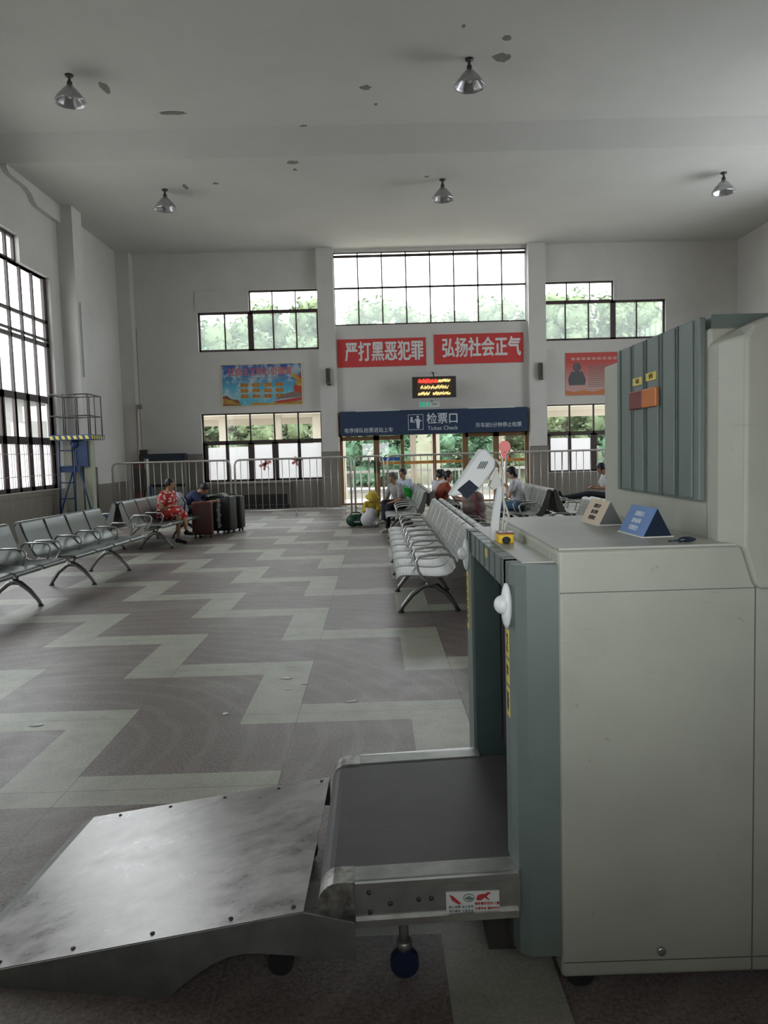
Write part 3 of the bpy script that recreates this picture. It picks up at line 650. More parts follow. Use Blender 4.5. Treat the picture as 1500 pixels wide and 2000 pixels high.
for x, z, side in ((-1.30, 3.58, 'left'), (4.92, 3.58, 'right')):
    T = thing('wall_speaker', 'narrow brown column speaker on the pilaster %s of the red banners' % side, 'speaker', (x, YB - .30, z), 0, 'column speakers on the pilasters')
    obox('cabinet', (-.065, .065, -.07, .08, 0, .46), MT['grille'], T, bev=.012); obox('front_cloth', (-.05, .05, -.078, -.068, .03, .43), MT['darkm'], T); obox('mount', (-.03, .08, -.02, .08, -.03, 0), MT['darkm'], T)

# posters
def poster_mat_left():
    m = bpy.data.materials.new('sky_print'); m.use_nodes = True; nt = m.node_tree; b = nt.nodes['Principled BSDF']; g = G(nt)
    tc = nt.nodes.new('ShaderNodeTexCoord'); sp = nt.nodes.new('ShaderNodeSeparateXYZ'); nt.links.new(tc.outputs['Object'], sp.inputs[0])
    c = g.mix(g.ramp(sp.outputs[2], .45, 1.2), (.10, .46, .62), (.03, .10, .36))
    n = g.noise(tc.outputs['Object'], 2.6, 5, .6)
    c = g.mix(g.m('MULTIPLY', g.ramp(n, .47, .58), .8), c, (.50, .60, .60))
    nt.links.new(c, b.inputs['Base Color']); return m
T = thing('slogan_poster', 'blue sky poster with orange word tiles and red flag on the left wall bay', 'poster', (-3.28, YB - .014, 3.02), 0)
obox('border', (-1.21, 1.21, -.008, .008, 0, 1.26), mat('poster_edge', (.68, .62, .42), .7), T); obox('print', (-1.17, 1.17, -.012, -.006, .03, 1.22), poster_mat_left(), T)
text('title', '社会主义核心价值观', .25, mat('title_red', (.52, .16, .17), .7), T, (-.05, -.016, 1.0), sx=.84, bold=.03, depth=.002)
obox('rule', (-.75, .72, -.015, -.012, .82, .84), mat('rule_grey', (.25, .30, .32), .7), T)
wd = ['富强', '民主', '文明', '和谐', '自由', '平等', '公正', '法治', '爱国', '敬业', '诚信', '友善']; mo = mat('orange_word', (.62, .30, .07), .7)
mo2 = mat('orange_word_ink', (.38, .15, .04), .7)
for k, s in enumerate(wd):
    x = -.52 + (k % 4) * .345; z = .62 - (k // 4) * .165
    bb = obox('word_tile', (x - .12, x + .12, -.015, -.011, z - .055, z + .055), mo, T); text('word', s, .11, mo2, bb, (x, -.0165, z), bold=.02, depth=.001)
bm = bmesh.new(); prism(bm, [(-1.17, .30), (-1.05, .33), (-.9, .22), (-.72, .2), (-.62, .03), (-1.17, .03)], 'y', -.016, -.011); mesh_obj('brown_rock', bm, mat('poster_brown', (.23, .09, .05), .7), T)
bm = bmesh.new(); prism(bm, [(-1.17, .25), (-.95, .20), (-.6, .05), (-1.17, .08)], 'y', -.019, -.012); prism(bm, [(-.35, .03), (-.28, .12), (.2, .08), (1.17, .12), (1.17, .03)], 'y', -.018, -.011); prism(bm, [(.85, .85), (1.0, .95), (1.17, .75), (1.17, .55), (1.02, .58), (1.0, .78)], 'y', -.018, -.011); mesh_obj('golden_land', bm, mat('poster_gold', (.62, .42, .08), .7, col2=(.4, .2, .05), vscale=6), T)
bm = bmesh.new(); prism(bm, [(.35, .18), (.62, .33), (1.0, .42), (1.17, .38), (1.17, .25), (.6, .20)], 'y', -.0165, -.0112); mesh_obj('grey_wall', bm, mat('poster_stone', (.25, .17, .14), .7), T)
bm = bmesh.new(); prism(bm, [(.93, .55), (1.0, .62), (1.17, .95), (1.17, .36), (.95, .40)], 'y', -.017, -.0115); prism(bm, [(.3, .12), (1.17, .24), (1.17, .14), (.5, .07)], 'y', -.0195, -.013); mesh_obj('red_flag', bm, mat('poster_red', (.50, .06, .05), .7), T)
T = thing('notice_poster', 'pinkish red poster with a grey figure and text lines behind the scanner', 'poster', (6.85, YB - .014, 3.08), 0)
def grad_poster():
    m = bpy.data.materials.new('red_fade_print'); m.use_nodes = True; nt = m.node_tree; b = nt.nodes['Principled BSDF']; g = G(nt)
    tc = nt.nodes.new('ShaderNodeTexCoord'); sp = nt.nodes.new('ShaderNodeSeparateXYZ'); nt.links.new(tc.outputs['Object'], sp.inputs[0])
    c = g.mix(g.ramp(sp.outputs[2], .3, 1.15), (.60, .36, .33), (.55, .07, .06)); nt.links.new(c, b.inputs['Base Color']); return m
obox('print', (-1.12, 1.12, -.008, .008, 0, 1.25), grad_poster(), T)
bm = bmesh.new(); ball(bm, (-.78, -.012, .83), .12, 1, .05, 1.1); prism(bm, [(-1.02, .30), (-.55, .30), (-.52, .45), (-.62, .70), (-.95, .70), (-1.05, .5)], 'y', -.016, -.01); mesh_obj('grey_figure', bm, mat('figure_grey', (.13, .13, .14), .8), T)
bm = bmesh.new()
for k in range(12): box(bm, -.45, .95 - .2 * (k % 3), -.012, -.009, .25 + k * .055, .265 + k * .055)
mesh_obj('text_line', bm, MT['greyi'], T)
bm = bmesh.new()
for k in range(12): box(bm, -.95 + k * .155, -.84 + k * .155, -.012, -.009, 1.03, 1.11)
mesh_obj('header_glyph', bm, mat('header_pink', (.66, .35, .32), .7), T)
bm = bmesh.new(); prism(bm, [(-1.12, .0), (-1.12, .15), (-.85, .1), (-.6, .15), (-.3, .09), (0, .17), (.3, .12), (.6, .2), (1.12, .12), (1.12, 0)], 'y', -.014, -.009); mesh_obj('orange_ridge', bm, mat('ridge_orange', (.62, .22, .10), .7), T)
# cabinet with black header board behind the left barrier, low cabinet beneath the window
T = thing('wall_cabinet', 'tall greenish cabinet with black header board behind the left barrier', 'cabinet', (-6.17, 22.62, 0), 0)
obox('header_board', (-.66, .66, -.16, .1, 1.49, 1.69), MT['acr'], T); obox('body', (-.62, .62, -.12, .1, 0, 1.49), MT['cab'], T)
obox('door', (-.61, -.01, -.14, -.12, .85, 1.47), MT['cab'], T); obox('door', (.01, .61, -.14, -.12, .85, 1.47), MT['cab'], T); obox('vent_slot', (-.6, .6, -.13, -.115, .72, .80), MT['dark'], T); obox('lower_panel', (-.61, .61, -.135, -.12, .05, .70), MT['cab'], T)
T = thing('low_cabinet', 'low dark brown radiator cabinet under the papered window, left bay', 'cabinet', (-3.3, 22.7, 0), 0)
obox('body', (-1.25, .75, -.15, .2, .1, .74), mat('brown_grey', (.13, .12, .10), .6), T); obox('top', (-1.3, .8, -.2, .22, .74, .77), MT['dado'], T); obox('dark_opening', (-1.0, .7, -.165, -.14, .12, .42), MT['dark'], T); obox('plinth', (-1.25, .75, -.13, .2, 0, .1), MT['dark'], T)
bx = otube('conduit_pipe', [(-6.79, 22.57, 1.85), (-6.79, 22.57, 3.0), (-6.78, 22.57, 5.3)], .012, MT['wood']); tag(bx, 'thin brown conduit pipe climbing the back wall near the left corner', 'pipe')
T = thing('junction_box', 'small pale junction box on the back wall above the conduit foot', 'box', (-6.79, 22.57, 3.0), 0); obox('case', (-.06, .06, -.03, .03, 0, .13), MT['cab'], T); obox('cover', (-.05, .05, -.035, -.03, .01, .12), MT['dado'], T)
T = thing('junction_box', 'grey meter box standing on the stone dado by the conduit', 'box', (-6.72, 22.55, 1.67), 0); obox('case', (-.13, .13, -.05, .05, 0, .16), MT['dado'], T, bev=.02); obox('cover', (-.1, .1, -.056, -.05, .02, .14), MT['darkm'], T)
tag(otube('wooden_pole', [(-6.86, 22.30, 0.02), (-6.86, 22.52, 3.12)], .025, MT['wood']), 'long pale wooden pole leaning in the back left corner', 'pole')
tag(obox('reflection_strip', (-6.90, -6.872, 18.66, 18.70, 3.55, 5.3), MT['bwhite']), 'short white strip on the left pilaster, standing in for a bright reflected streak', 'reflection')  # white strip put here for a bright reflected streak, no real fitting

# ------------------------------------------------------------------ ceiling lamps
def lamp(x, y, z, label, s=1.0):
    T = thing('ceiling_lamp', label, 'lamp', (x, y, z), random.uniform(0, 3), 'bell-shaped ceiling lamps')
    bm = bmesh.new(); lathe(bm, [(.001, 0), (.07, 0), (.06, -.03), (.022, -.04), (.022, -.10), (.04, -.105), (.045, -.15), (.03, -.165), (.001, -.165)], 16); mesh_obj('stem', bm, MT['darkm'], T)
    bm = bmesh.new()
    lathe(bm, [(.035, -.16), (.06, -.18), (.12, -.24), (.185, -.32), (.235, -.40), (.25, -.44), (.242, -.44), (.22, -.39), (.17, -.31), (.11, -.235), (.05, -.18)], 32, mod=lambda a, zz: 1 + .035 * math.cos(a * 9) * min(1, abs(zz + .16) * 4)); mesh_obj('lamp_shade', bm, MT['lampm'], T)
    bm = bmesh.new(); ball(bm, (0, 0, -.30), .05, 1, 1, 1.5); mesh_obj('bulb', bm, MT['exitw'], T)
lamp(-4.80, 13.08, 7.82, 'bell-shaped aluminium lamp, front left one on the ceiling'); lamp(1.70, 12.86, 7.82, 'bell-shaped aluminium lamp beside a peeled patch, front right one on the ceiling')
lamp(-4.49, 17.6, 7.5, 'small bell-shaped lamp on the rear ceiling, above the blue sky poster'); lamp(1.66, 17.4, 7.5, 'small bell-shaped lamp on the rear ceiling, above the high central window'); lamp(7.88, 17.4, 7.5, 'small bell-shaped lamp on the rear ceiling, at the right edge of the photo')

# ------------------------------------------------------------------ steel barriers
def barrier(x0, x1, y, label, h=1.46, gate=False):
    T = thing('steel_barrier', label, 'barrier', (x0, y, 0), 0, 'steel tube crowd barriers before the ticket gate'); L = x1 - x0; r = .026
    pts = [(r, 0, .03), (r, 0, h - .12), (r + .035, 0, h - .035), (r + .12, 0, h), (L - r - .12, 0, h), (L - r - .035, 0, h - .035), (L - r, 0, h - .12), (L - r, 0, .03)]
    otube('outer_frame', pts, r, MT['fence'], T, 10)
    otube('bottom_rail', [(r, 0, .16), (L - r, 0, .16)], .02, MT['fence'], T)
    n = max(2, int(L / .172))
    for k in range(1, n):
        x = L * k / n; otube('upright_bar', [(x, 0, .16), (x, 0, h - .01)], .0095 if k * 2 != n else .02, MT['fence'], T, 6)
    for x in (L * .06, L * .52, L * .94):
        bm = bmesh.new(); tube(bm, [(x, -.16, .012), (x, .16, .012)], .014, 6); tube(bm, [(x, 0, .012), (x, 0, .16)], .016, 6); mesh_obj('foot', bm, MT['fence'], T)
    if gate: otube('middle_rail', [(0, 0, .62), (L, 0, .62)], .014, MT['fence'], T)
barrier(-6.66, -3.64, 19.5, 'leftmost steel tube barrier, before the greenish cabinet')
barrier(-3.58, -.60, 19.5, 'steel tube barrier before the papered left window')
barrier(-.55, .23, 19.52, 'narrow barrier section before the leftmost glass door', gate=False)
barrier(.29, 3.24, 19.5, 'steel tube barrier before the middle glass doors')
barrier(3.30, 6.2, 19.5, 'steel tube barrier right of the tilted white reader')
barrier(6.26, 9.2, 19.5, 'steel tube barrier hidden mostly by the scanner hood')

# ------------------------------------------------------------------ benches
def seat_shell():
    """one pressed seat: back, bend, seat pan and rolled front; faces +x"""
    prof = [(-.035, .80), (-.03, .835), (-.005, .855), (.03, .85), (.05, .82), (.085, .72), (.13, .60), (.165, .52), (.20, .465), (.25, .44), (.32, .432), (.42, .437), (.52, .447), (.60, .452), (.655, .448), (.69, .432), (.70, .41), (.69, .395)]
    W_ = .53; cols = [-.5, -.46, -.25, 0, .25, .46, .5]; bm = bmesh.new(); th = .012; rows = []
    for side in (0, 1):
        R_ = []
        for i, (x, z) in enumerate(prof):
            a = Vector(prof[min(i + 1, len(prof) - 1)]) - Vector(prof[max(i - 1, 0)]); nrm = Vector((a.y, -a.x)).normalized() * (th if side else 0)
            dish = lambda c: -.012 * (1 - (2 * c) ** 2) if 8 < i < 15 else 0
            R_.append([bm.verts.new((x + nrm.x * 1, W_ * c, z + nrm.y * 1 * (1 if side else 0) + dish(c))) for c in cols])
        rows.append(R_)
    for R_ in rows:
        for i in range(len(prof) - 1):
            for k in range(len(cols) - 1): bm.faces.new((R_[i][k], R_[i][k + 1], R_[i + 1][k + 1], R_[i + 1][k]))
    n = len(prof)
    for i in range(n - 1):
        for k in (0, len(cols) - 1): bm.faces.new((rows[0][i][k], rows[0][i + 1][k], rows[1][i + 1][k], rows[1][i][k]))
    for i in (0, n - 1):
        for k in range(len(cols) - 1): bm.faces.new((rows[0][i][k], rows[0][i][k + 1], rows[1][i][k + 1], rows[1][i][k]))
    return bm
def end_plate():
    bm = bmesh.new(); prism(bm, [(.0, .84), (.03, .83), (.12, .60), (.19, .46), (.24, .425), (.20, .40), (.12, .42), (.04, .52), (-.02, .78)], 'y', -.006, .006); return bm
def make_bench(n, perf, label, loc, rz, group):
    T = thing('waiting_bench', label, 'bench', loc, rz, group); p = .563; L = n * p
    m = MT['perf'] if perf else MT['bench_back']
    me = None
    for k in range(n):
        y = (k + .5) * p
        if me is None: o = mesh_obj('seat_shell', seat_shell(), m, T, smooth=True, loc=(0, y, 0)); me = o
        else: o = me.copy(); COL.objects.link(o); o.parent = T; o.location = (0, y, 0)
    obox('beam', (.33, .41, .15, L - .15, .34, .40), MT['legm'], T)
    pl = None
    for k in range(n + 1):
        if pl is None: pl = mesh_obj('side_bracket', end_plate(), MT['legm'], T, loc=(0, .012, 0))
        else: o = pl.copy(); COL.objects.link(o); o.parent = T; o.location = (0, min(max(k * p, .012), L - .012), 0)
    # armrests: bent tube loops at both ends and between the seats
    ar = None
    for k in range(n + 1):
        y = min(max(k * p, .02), L - .02)
        if ar is None:
            ar = otube('armrest', [(.15, 0, .50), (.18, 0, .59), (.22, 0, .625), (.40, 0, .625), (.49, 0, .61), (.52, 0, .57), (.50, 0, .48), (.46, 0, .42), (.40, 0, .38)], .0125, MT['steel'], T, 8); ar.location = (0, y, 0)
        else: o = ar.copy(); COL.objects.link(o); o.parent = T; o.location = (0, y, 0)
    # arched legs
    for y in (p * 1.0, L - p * 1.0):
        lg = bmesh.new(); tube(lg, [(.10, y, .015), (.12, y, .06), (.20, y, .17), (.30, y, .25), (.37, y, .275), (.44, y, .25), (.54, y, .17), (.63, y, .06), (.65, y, .015)], [.020, .022, .026, .03, .034, .03, .026, .022, .020], 8)
        tube(lg, [(.37, y, .26), (.31, y - .02, .36)], .014, 6); tube(lg, [(.37, y, .26), (.43, y + .02, .36)], .014, 6); box(lg, .335, .405, y - .03, y + .03, .24, .30)
        lo = mesh_obj('leg', lg, MT['legm'], T, smooth=True)
        for x in (.10, .65):
            fb = bmesh.new(); lathe(fb, [(.001, 0), (.03, 0), (.03, .012), (.014, .024), (.001, .024)], 12, (x, y, 0)); mesh_obj('foot_pad', fb, MT['rubber'], lo)
    return T
a4 = math.radians(4)
# right-hand rows: face the aisle (-x), back to back with a row facing +x
def pair(y0, xt, n, perf, la, lb, rot=0):
    g = 'back-to-back steel waiting benches'
    make_bench(n, perf, la, (xt, y0 + n * .563, 0), PI + rot, g)
    if lb: make_bench(n, perf, lb, (xt + .085, y0, 0), rot, g)
pair(6.78, .86, 4, True, 'nearest perforated steel bench facing the aisle, beside the scanner', 'perforated bench behind the nearest right bench, facing away from the aisle')
pair(9.06, .86, 4, True, 'second perforated bench on the aisle, in line behind the nearest one', 'perforated bench backing the second aisle bench, partly behind the scanner')
pair(13.15, .86, 4, True, 'perforated bench on the aisle where the man in grey checked shirt sits', 'perforated bench by the pinkish sack, facing away from the aisle')
pair(15.44, .86, 3, True, 'farthest aisle bench, where the man in pale blue shirt sits', 'farthest bench backing the pale blue shirt, facing away from the aisle')
pair(8.5, 2.93, 4, True, 'perforated bench just behind the beige tent card, facing left', 'perforated bench just behind the beige tent card, facing right')
pair(12.9, 2.93, 5, True, 'perforated bench where the person in white tee sits', 'perforated bench backing the white tee sitter, facing right')
pair(13.6, 5.2, 4, True, 'bench at the far right under the resting man', None)
# left rows
gl = 'smooth steel waiting benches by the left windows'
def lbench(y0, xt, n, la, lb):
    ca, sa = math.cos(-a4), math.sin(-a4)
    make_bench(n, False, la, (xt, y0, 0), -a4, gl)
    if lb:
        ex, ey = xt - .09 - math.sin(-a4) * n * .563, y0 + math.cos(-a4) * n * .563
        make_bench(n, False, lb, (ex, ey, 0), PI - a4, gl)
lbench(6.60, -4.42, 4, 'nearest smooth steel bench at the left edge, facing the aisle', None)
lbench(9.05, -4.245, 4, 'smooth steel bench second along the left, four seats facing the aisle', None)
lbench(12.72, -4.24, 5, 'smooth steel bench where the woman in the red floral dress sits', 'smooth steel bench backing the red dress sitter, facing the windows')

# ------------------------------------------------------------------ baggage scanner
S = thing('baggage_scanner', 'large cream and grey-green x-ray baggage scanner with conveyor, right foreground', 'x-ray machine', (0, 0, 0), 0)
YN, YF = 2.05, 3.04
bm = bmesh.new()
box(bm, .485, 2.7, YN, YN + .09, .058, 1.272); box(bm, .485, 2.7, YF - .09, YF, .058, 1.272); box(bm, .485, 2.7, YN + .09, YF - .09, 1.19, 1.272); box(bm, .485, 2.7, YN + .09, YF - .09, .09, .20); box(bm, 2.6, 2.7, YN + .09, YF - .09, .2, 1.19)
cabn = mesh_obj('cabinet', bm, MT['cream'], S)
bev = cabn.modifiers.new('b', 'BEVEL'); bev.width = .012; bev.segments = 3; bev.limit_method = 'ANGLE'
obox('top_plate', (.49, 2.7, YN + .005, YF, 1.272, 1.278), MT['creamtop'], S)
bm = bmesh.new(); box(bm, .49, 2.7, YN - .0012, YN + .001, .103, .106); box(bm, 1.02, 1.0235, YN - .0012, YN + .001, .06, 1.17); box(bm, .49, 1.02, YN - .0012, YN + .001, 1.155, 1.1575); mesh_obj('panel_seam', bm, MT['seam'], S)
bm = bmesh.new(); lathe(bm, [(.001, 0), (.013, 0), (.013, .006), (.009, .009), (.001, .009)], 16); o = mesh_obj('panel_lock', bm, MT['steel'], S, loc=(.765, YN, .142)); o.location = (.765, YN, .131); o.rotation_euler = (PI / 2, 0, 0)
# hood
bm = bmesh.new()
ol = [(0, 1.272), (0, 1.825), (.02, 1.86), (.08, 1.885), (1.75, 1.885), (1.75, 1.155), (.045, 1.155), (.03, 1.165)]
fa = [bm.verts.new((.982 + x, YN - .02, z)) for x, z in ol]; fb_ = [bm.verts.new(((.982 if x else .945) + x, YN + .06, z)) for x, z in ol]; fc_ = [bm.verts.new(((.982 if x else .945) + x, YN + .14, z)) for x, z in ol]
bm.faces.new(fa); bm.faces.new(fc_[::-1])
for P_, Q_ in ((fa, fb_), (fb_, fc_)):
    for k in range(8): bm.faces.new((P_[k], P_[(k + 1) % 8], Q_[(k + 1) % 8], Q_[k]))
box(bm, .945, 2.7, YN + .12, 3.16, 1.272, 1.872)
hood = mesh_obj('hood', bm, MT['cream'], S); bev = hood.modifiers.new('b', 'BEVEL'); bev.width = .012; bev.segments = 3; bev.limit_method = 'ANGLE'
obox('hood_crest', (.955, 2.7, YN + .13, 2.9, 1.872, 1.91), MT['green'], S)
# ribbed grey-green panel on the hood's side
bm = bmesh.new(); box(bm, .925, .945, 2.19, 2.93, 1.385, 1.905, bev=.004)
gp = mesh_obj('ribbed_panel', bm, MT['green'], S)
bm = bmesh.new()
for y in (2.345, 2.47, 2.615, 2.743, 2.885): box(bm, .9225, .926, y - .007, y + .007, 1.387, 1.903)
mesh_obj('rib_groove', bm, MT['greend'], gp)
bm = bmesh.new()
for y in (2.272, 2.405, 2.54, 2.68, 2.81): box(bm, .919, .926, y - .045, y + .045, 1.392, 1.90, bev=.003)
mesh_obj('rib', bm, MT['green'], gp)
for nm, y0, mm in (('red_indicator', 2.618, 'redl'), ('orange_indicator', 2.487, 'oran')):
    obox(nm, (.908, .9195, y0, y0 + .124, 1.675, 1.737), MT[mm], S, bev=.003)
for y0, z0 in ((2.635, 1.757), (2.503, 1.762)):
    lb = obox('yellow_label', (.9165, .9185, y0, y0 + .09, z0, z0 + .026), MT['yellow'], S)
    text('label_text', '电源' if y0 > 2.6 else '射线', .018, MT['ink'], lb, (.9160, y0 + .045, z0 + .013), rot=(PI / 2, 0, -PI / 2), depth=.0003)
# tunnel mouth frame
bm = bmesh.new()
pr = [(.36, YN + .13), (.36, YN + .055), (.372, YN + .02), (.40, YN + .002), (.485, YN), (.485, YN + .13)]
prism(bm, pr, 'z', .125, 1.235)
box(bm, .36, .485, YF - .09, YF + .06, .125, 1.235)
box(bm, .36, .49, YN + .10, YF - .06, 1.152, 1.235)
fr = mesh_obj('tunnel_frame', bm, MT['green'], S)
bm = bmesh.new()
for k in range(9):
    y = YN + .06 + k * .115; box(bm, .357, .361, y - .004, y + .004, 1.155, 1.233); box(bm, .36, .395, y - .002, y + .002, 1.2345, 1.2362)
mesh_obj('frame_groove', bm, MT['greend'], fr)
obox('frame_top_tray', (.395, .49, YN + .04, YF + .05, 1.228, 1.2385), MT['creamtop'], S)
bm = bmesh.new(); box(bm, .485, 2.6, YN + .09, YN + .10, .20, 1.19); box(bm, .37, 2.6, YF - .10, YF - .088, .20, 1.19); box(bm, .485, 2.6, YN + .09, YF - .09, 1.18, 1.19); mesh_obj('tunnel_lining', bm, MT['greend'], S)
for k in range(7):
    y = YN + .12 + k * .113; bm = bmesh.new(); prism(bm, [(.465, 1.155), (.471, 1.155), (.475 + .01 * (k % 2), .42), (.469 + .01 * (k % 2), .42)], 'y', y, y + .108); mesh_obj('curtain_strip', bm, MT['curtain'], S)
# presence sensors
for y, z in ((YN + .045, 1.118), (YF - .01, 1.137)):
    bm = bmesh.new(); ball(bm, (.352, y, z), .034, .45, .75, 1.9); ball(bm, (.340, y - .005, z + .004), .024, 1, 1, 1.1); mesh_obj('presence_sensor', bm, MT['white'], S)
# yellow warning stickers on both jambs
def warn(y0, y1, z0, z1, nm):
    lb = obox('warning_sticker', (.3585, .3605, y0, y1, z0, z1), MT['yellow'], S)
    for k, ch in enumerate(nm): text('warning_glyph', ch, .032, MT['ink'], lb, (.358, (y0 + y1) / 2, z1 - .03 - k * (z1 - z0 - .03) / len(nm)), rot=(PI / 2, 0, -PI / 2), depth=.0003)
warn(YN + .058, YN + .10, .965, 1.045, '当心'); warn(YN + .058, YN + .10, .888, .955, '禁'); warn(YN + .058, YN + .10, .795, .878, '辐射'); warn(YF + .0, YF + .05, .83, 1.06, '当心电离辐射')
obox('yellow_tag', (.3585, .3605, 2.50, 2.545, 1.195, 1.222), MT['yellow'], S)
# conveyor: rises slightly towards the tunnel
tilt = .035
def cz(x): return .352 + (x + .18) * tilt
bm = bmesh.new(); xs_ = [-.135 + .05 * k for k in range(54)]
top = [(x, cz(x)) for x in xs_]; arc = [(-.135 + .062 * math.cos(a), cz(-.135) - .058 + .058 * math.sin(a)) for a in [PI / 2 + k * PI / 12 for k in range(1, 13)]]
poly = arc[::-1] + top; under = [(x, cz(x) - .116) for x in xs_][::-1]
prism(bm, poly + under, 'y', 2.135, 2.875); mesh_obj('belt', bm, MT['belt'], S)
for f in S.children[-1].data.polygons: f.use_smooth = False
def side_frame(y0, y1, near):
    bm = bmesh.new()
    prism(bm, [(-.135, cz(-.135) - .118), (-.135, cz(-.135) + .004), (.372, cz(.372) + .004), (.372, cz(.372) - .118)], 'y', y0, y1)
    o = mesh_obj('side_frame', bm, MT['galv'], S)
    e0, e1 = (y0 - .012, y0 + .01) if near else (y1 - .01, y1 + .012)
    bm = bmesh.new()
    for dz, h in ((-.012, .016), (-.124, .02)): prism(bm, [(-.09, cz(-.09) + dz), (-.09, cz(-.09) + dz + h), (.366, cz(.366) + dz + h), (.366, cz(.366) + dz)], 'y', e0, e1)
    mesh_obj('edge_strip', bm, MT['steel'], o)
    zc = cz(-.135) - .057; bm = bmesh.new(); prism(bm, [(-.092, zc + .064)] + [(-.135 + .060 * math.cos(a), zc + .064 * math.sin(a)) for a in [PI / 2 + k * PI / 12 for k in range(13)]] + [(-.092, zc - .064)], 'y', y0 - .006, y1 + .001 if near else y1 + .006); mesh_obj('roller_end_cap', bm, MT['steeld'], o)
    return o
sf = side_frame(2.055, 2.135, True); side_frame(2.875, 2.95, False)
for x, z in ((-.052, .342), (-.05, .285), (.007, .308), (.087, .318), (.122, .320)):
    bm = bmesh.new(); lathe(bm, [(.001, 0), (.007, 0), (.006, .004), (.001, .005)], 10); o = mesh_obj('bolt', bm, MT['darkm'], sf); o.location = (x, 2.055, z - .015); o.rotation_euler = (PI / 2, 0, 0)
# pictogram sticker
stk = obox('pictogram_sticker', (.163, .312, 2.052, 2.055, .255, .322), MT['paperw'], S); stk.rotation_euler = (0, 0, 0)
bm = bmesh.new(); prism(bm, [(.172, .315), (.185, .308), (.205, .288), (.198, .286), (.180, .298)], 'y', 2.050, 2.0525)
prism(bm, [(.247, .300), (.252, .311), (.264, .314), (.272, .314), (.280, .319), (.288, .317), (.280, .311), (.276, .306), (.285, .297), (.281, .297), (.270, .304), (.262, .297), (.251, .296)], 'y', 2.050, 2.0525); mesh_obj('red_pictogram', bm, MT['redi'], stk)
bm = bmesh.new(); tube(bm, [(.227 + .015 * math.cos(a), 2.0515, .304 + .011 * math.sin(a)) for a in [k * PI / 8 for k in range(16)]], .0012, 5, closed=True); prism(bm, [(.215, .303), (.228, .309), (.240, .302), (.232, .297), (.222, .299)], 'y', 2.050, 2.0525); mesh_obj('black_pictogram', bm, MT['greyi'], stk)
text('notice_text', '禁止倚靠 当心夹手', .0085, MT['greyi'], stk, (.205, 2.0515, .278), depth=.0003, bold=.01); text('notice_text', '请勿攀爬 注意安全', .0085, MT['greyi'], stk, (.205, 2.0515, .266), depth=.0003, bold=.01)
text('red_notice_text', '请照看好您的儿童', .0088, MT['redi'], stk, (.277, 2.0515, .286), depth=.0003, bold=.02); text('red_notice_text', '注意安全 谨防挤伤', .0082, MT['redi'], stk, (.277, 2.0515, .272), depth=.0003, bold=.02)
def caster(x, y, ztop, m=None):
    bm = bmesh.new(); tube(bm, [(x, y, .09), (x, y, ztop)], .014, 8); tube(bm, [(x, y, .085), (x, y, .11)], .024, 10)
    o = mesh_obj('leveling_leg', bm, m or MT['galv'], S)
    bm = bmesh.new(); tube(bm, [(x, y - .016, .042), (x, y + .016, .042)], .042, 16); o2 = mesh_obj('caster_wheel', bm, MT['navyd'] if m else MT['rubber'], o)
caster(.045, 2.17, .22, MT['galv']); caster(-.02, 2.85, .22); caster(.55, 2.11, .1); caster(.55, 2.95, .1); caster(1.6, 2.11, .1)
bm = bmesh.new(); box(bm, .30, 2.5, 2.2, 2.8, .05, .2); mesh_obj('drive_housing', bm, MT['darkm'], S)

# loading ramp
R = thing('loading_ramp', 'scuffed stainless steel loading ramp leading up to the conveyor belt', 'ramp', (0, 0, 0), 0)
TA, TB, TC, TD = Vector((-.215, 2.955, .275)), Vector((-.235, 2.045, .285)), Vector((-1.31, 2.20, .020)), Vector((-1.245, 3.19, .030))
bm = bmesh.new(); n = 10; th = .006
g1 = [[TD.lerp(TA, i / n).lerp(TC.lerp(TB, i / n), j / n) for j in range(n + 1)] for i in range(n + 1)]
up_ = [[bm.verts.new(p) for p in r] for r in g1]; dn_ = [[bm.verts.new(p - Vector((0, 0, th))) for p in r] for r in g1]
for gg in (up_, dn_):
    for i in range(n):
        for j in range(n): bm.faces.new((gg[i][j], gg[i + 1][j], gg[i + 1][j + 1], gg[i][j + 1]))
for i in range(n):
    for j in (0, n): bm.faces.new((up_[i][j], up_[i + 1][j], dn_[i + 1][j], dn_[i][j])); bm.faces.new((up_[j][i], up_[j][i + 1], dn_[j][i + 1], dn_[j][i]))
mesh_obj('deck_plate', bm, MT['rampm'], R)
bm = bmesh.new(); q = [TD + Vector((-.045, .0, -.022)), TD, TC, TC + Vector((-.045, 0, -.012))]
vv = [bm.verts.new(p) for p in q]; v2 = [bm.verts.new((p.x, p.y, 0.001)) for p in q]; bm.faces.new(vv); bm.faces.new(v2[::-1])
for i in range(4): bm.faces.new((vv[i], vv[(i + 1) % 4], v2[(i + 1) % 4], v2[i]))
mesh_obj('entry_lip', bm, MT['rampside'], R)
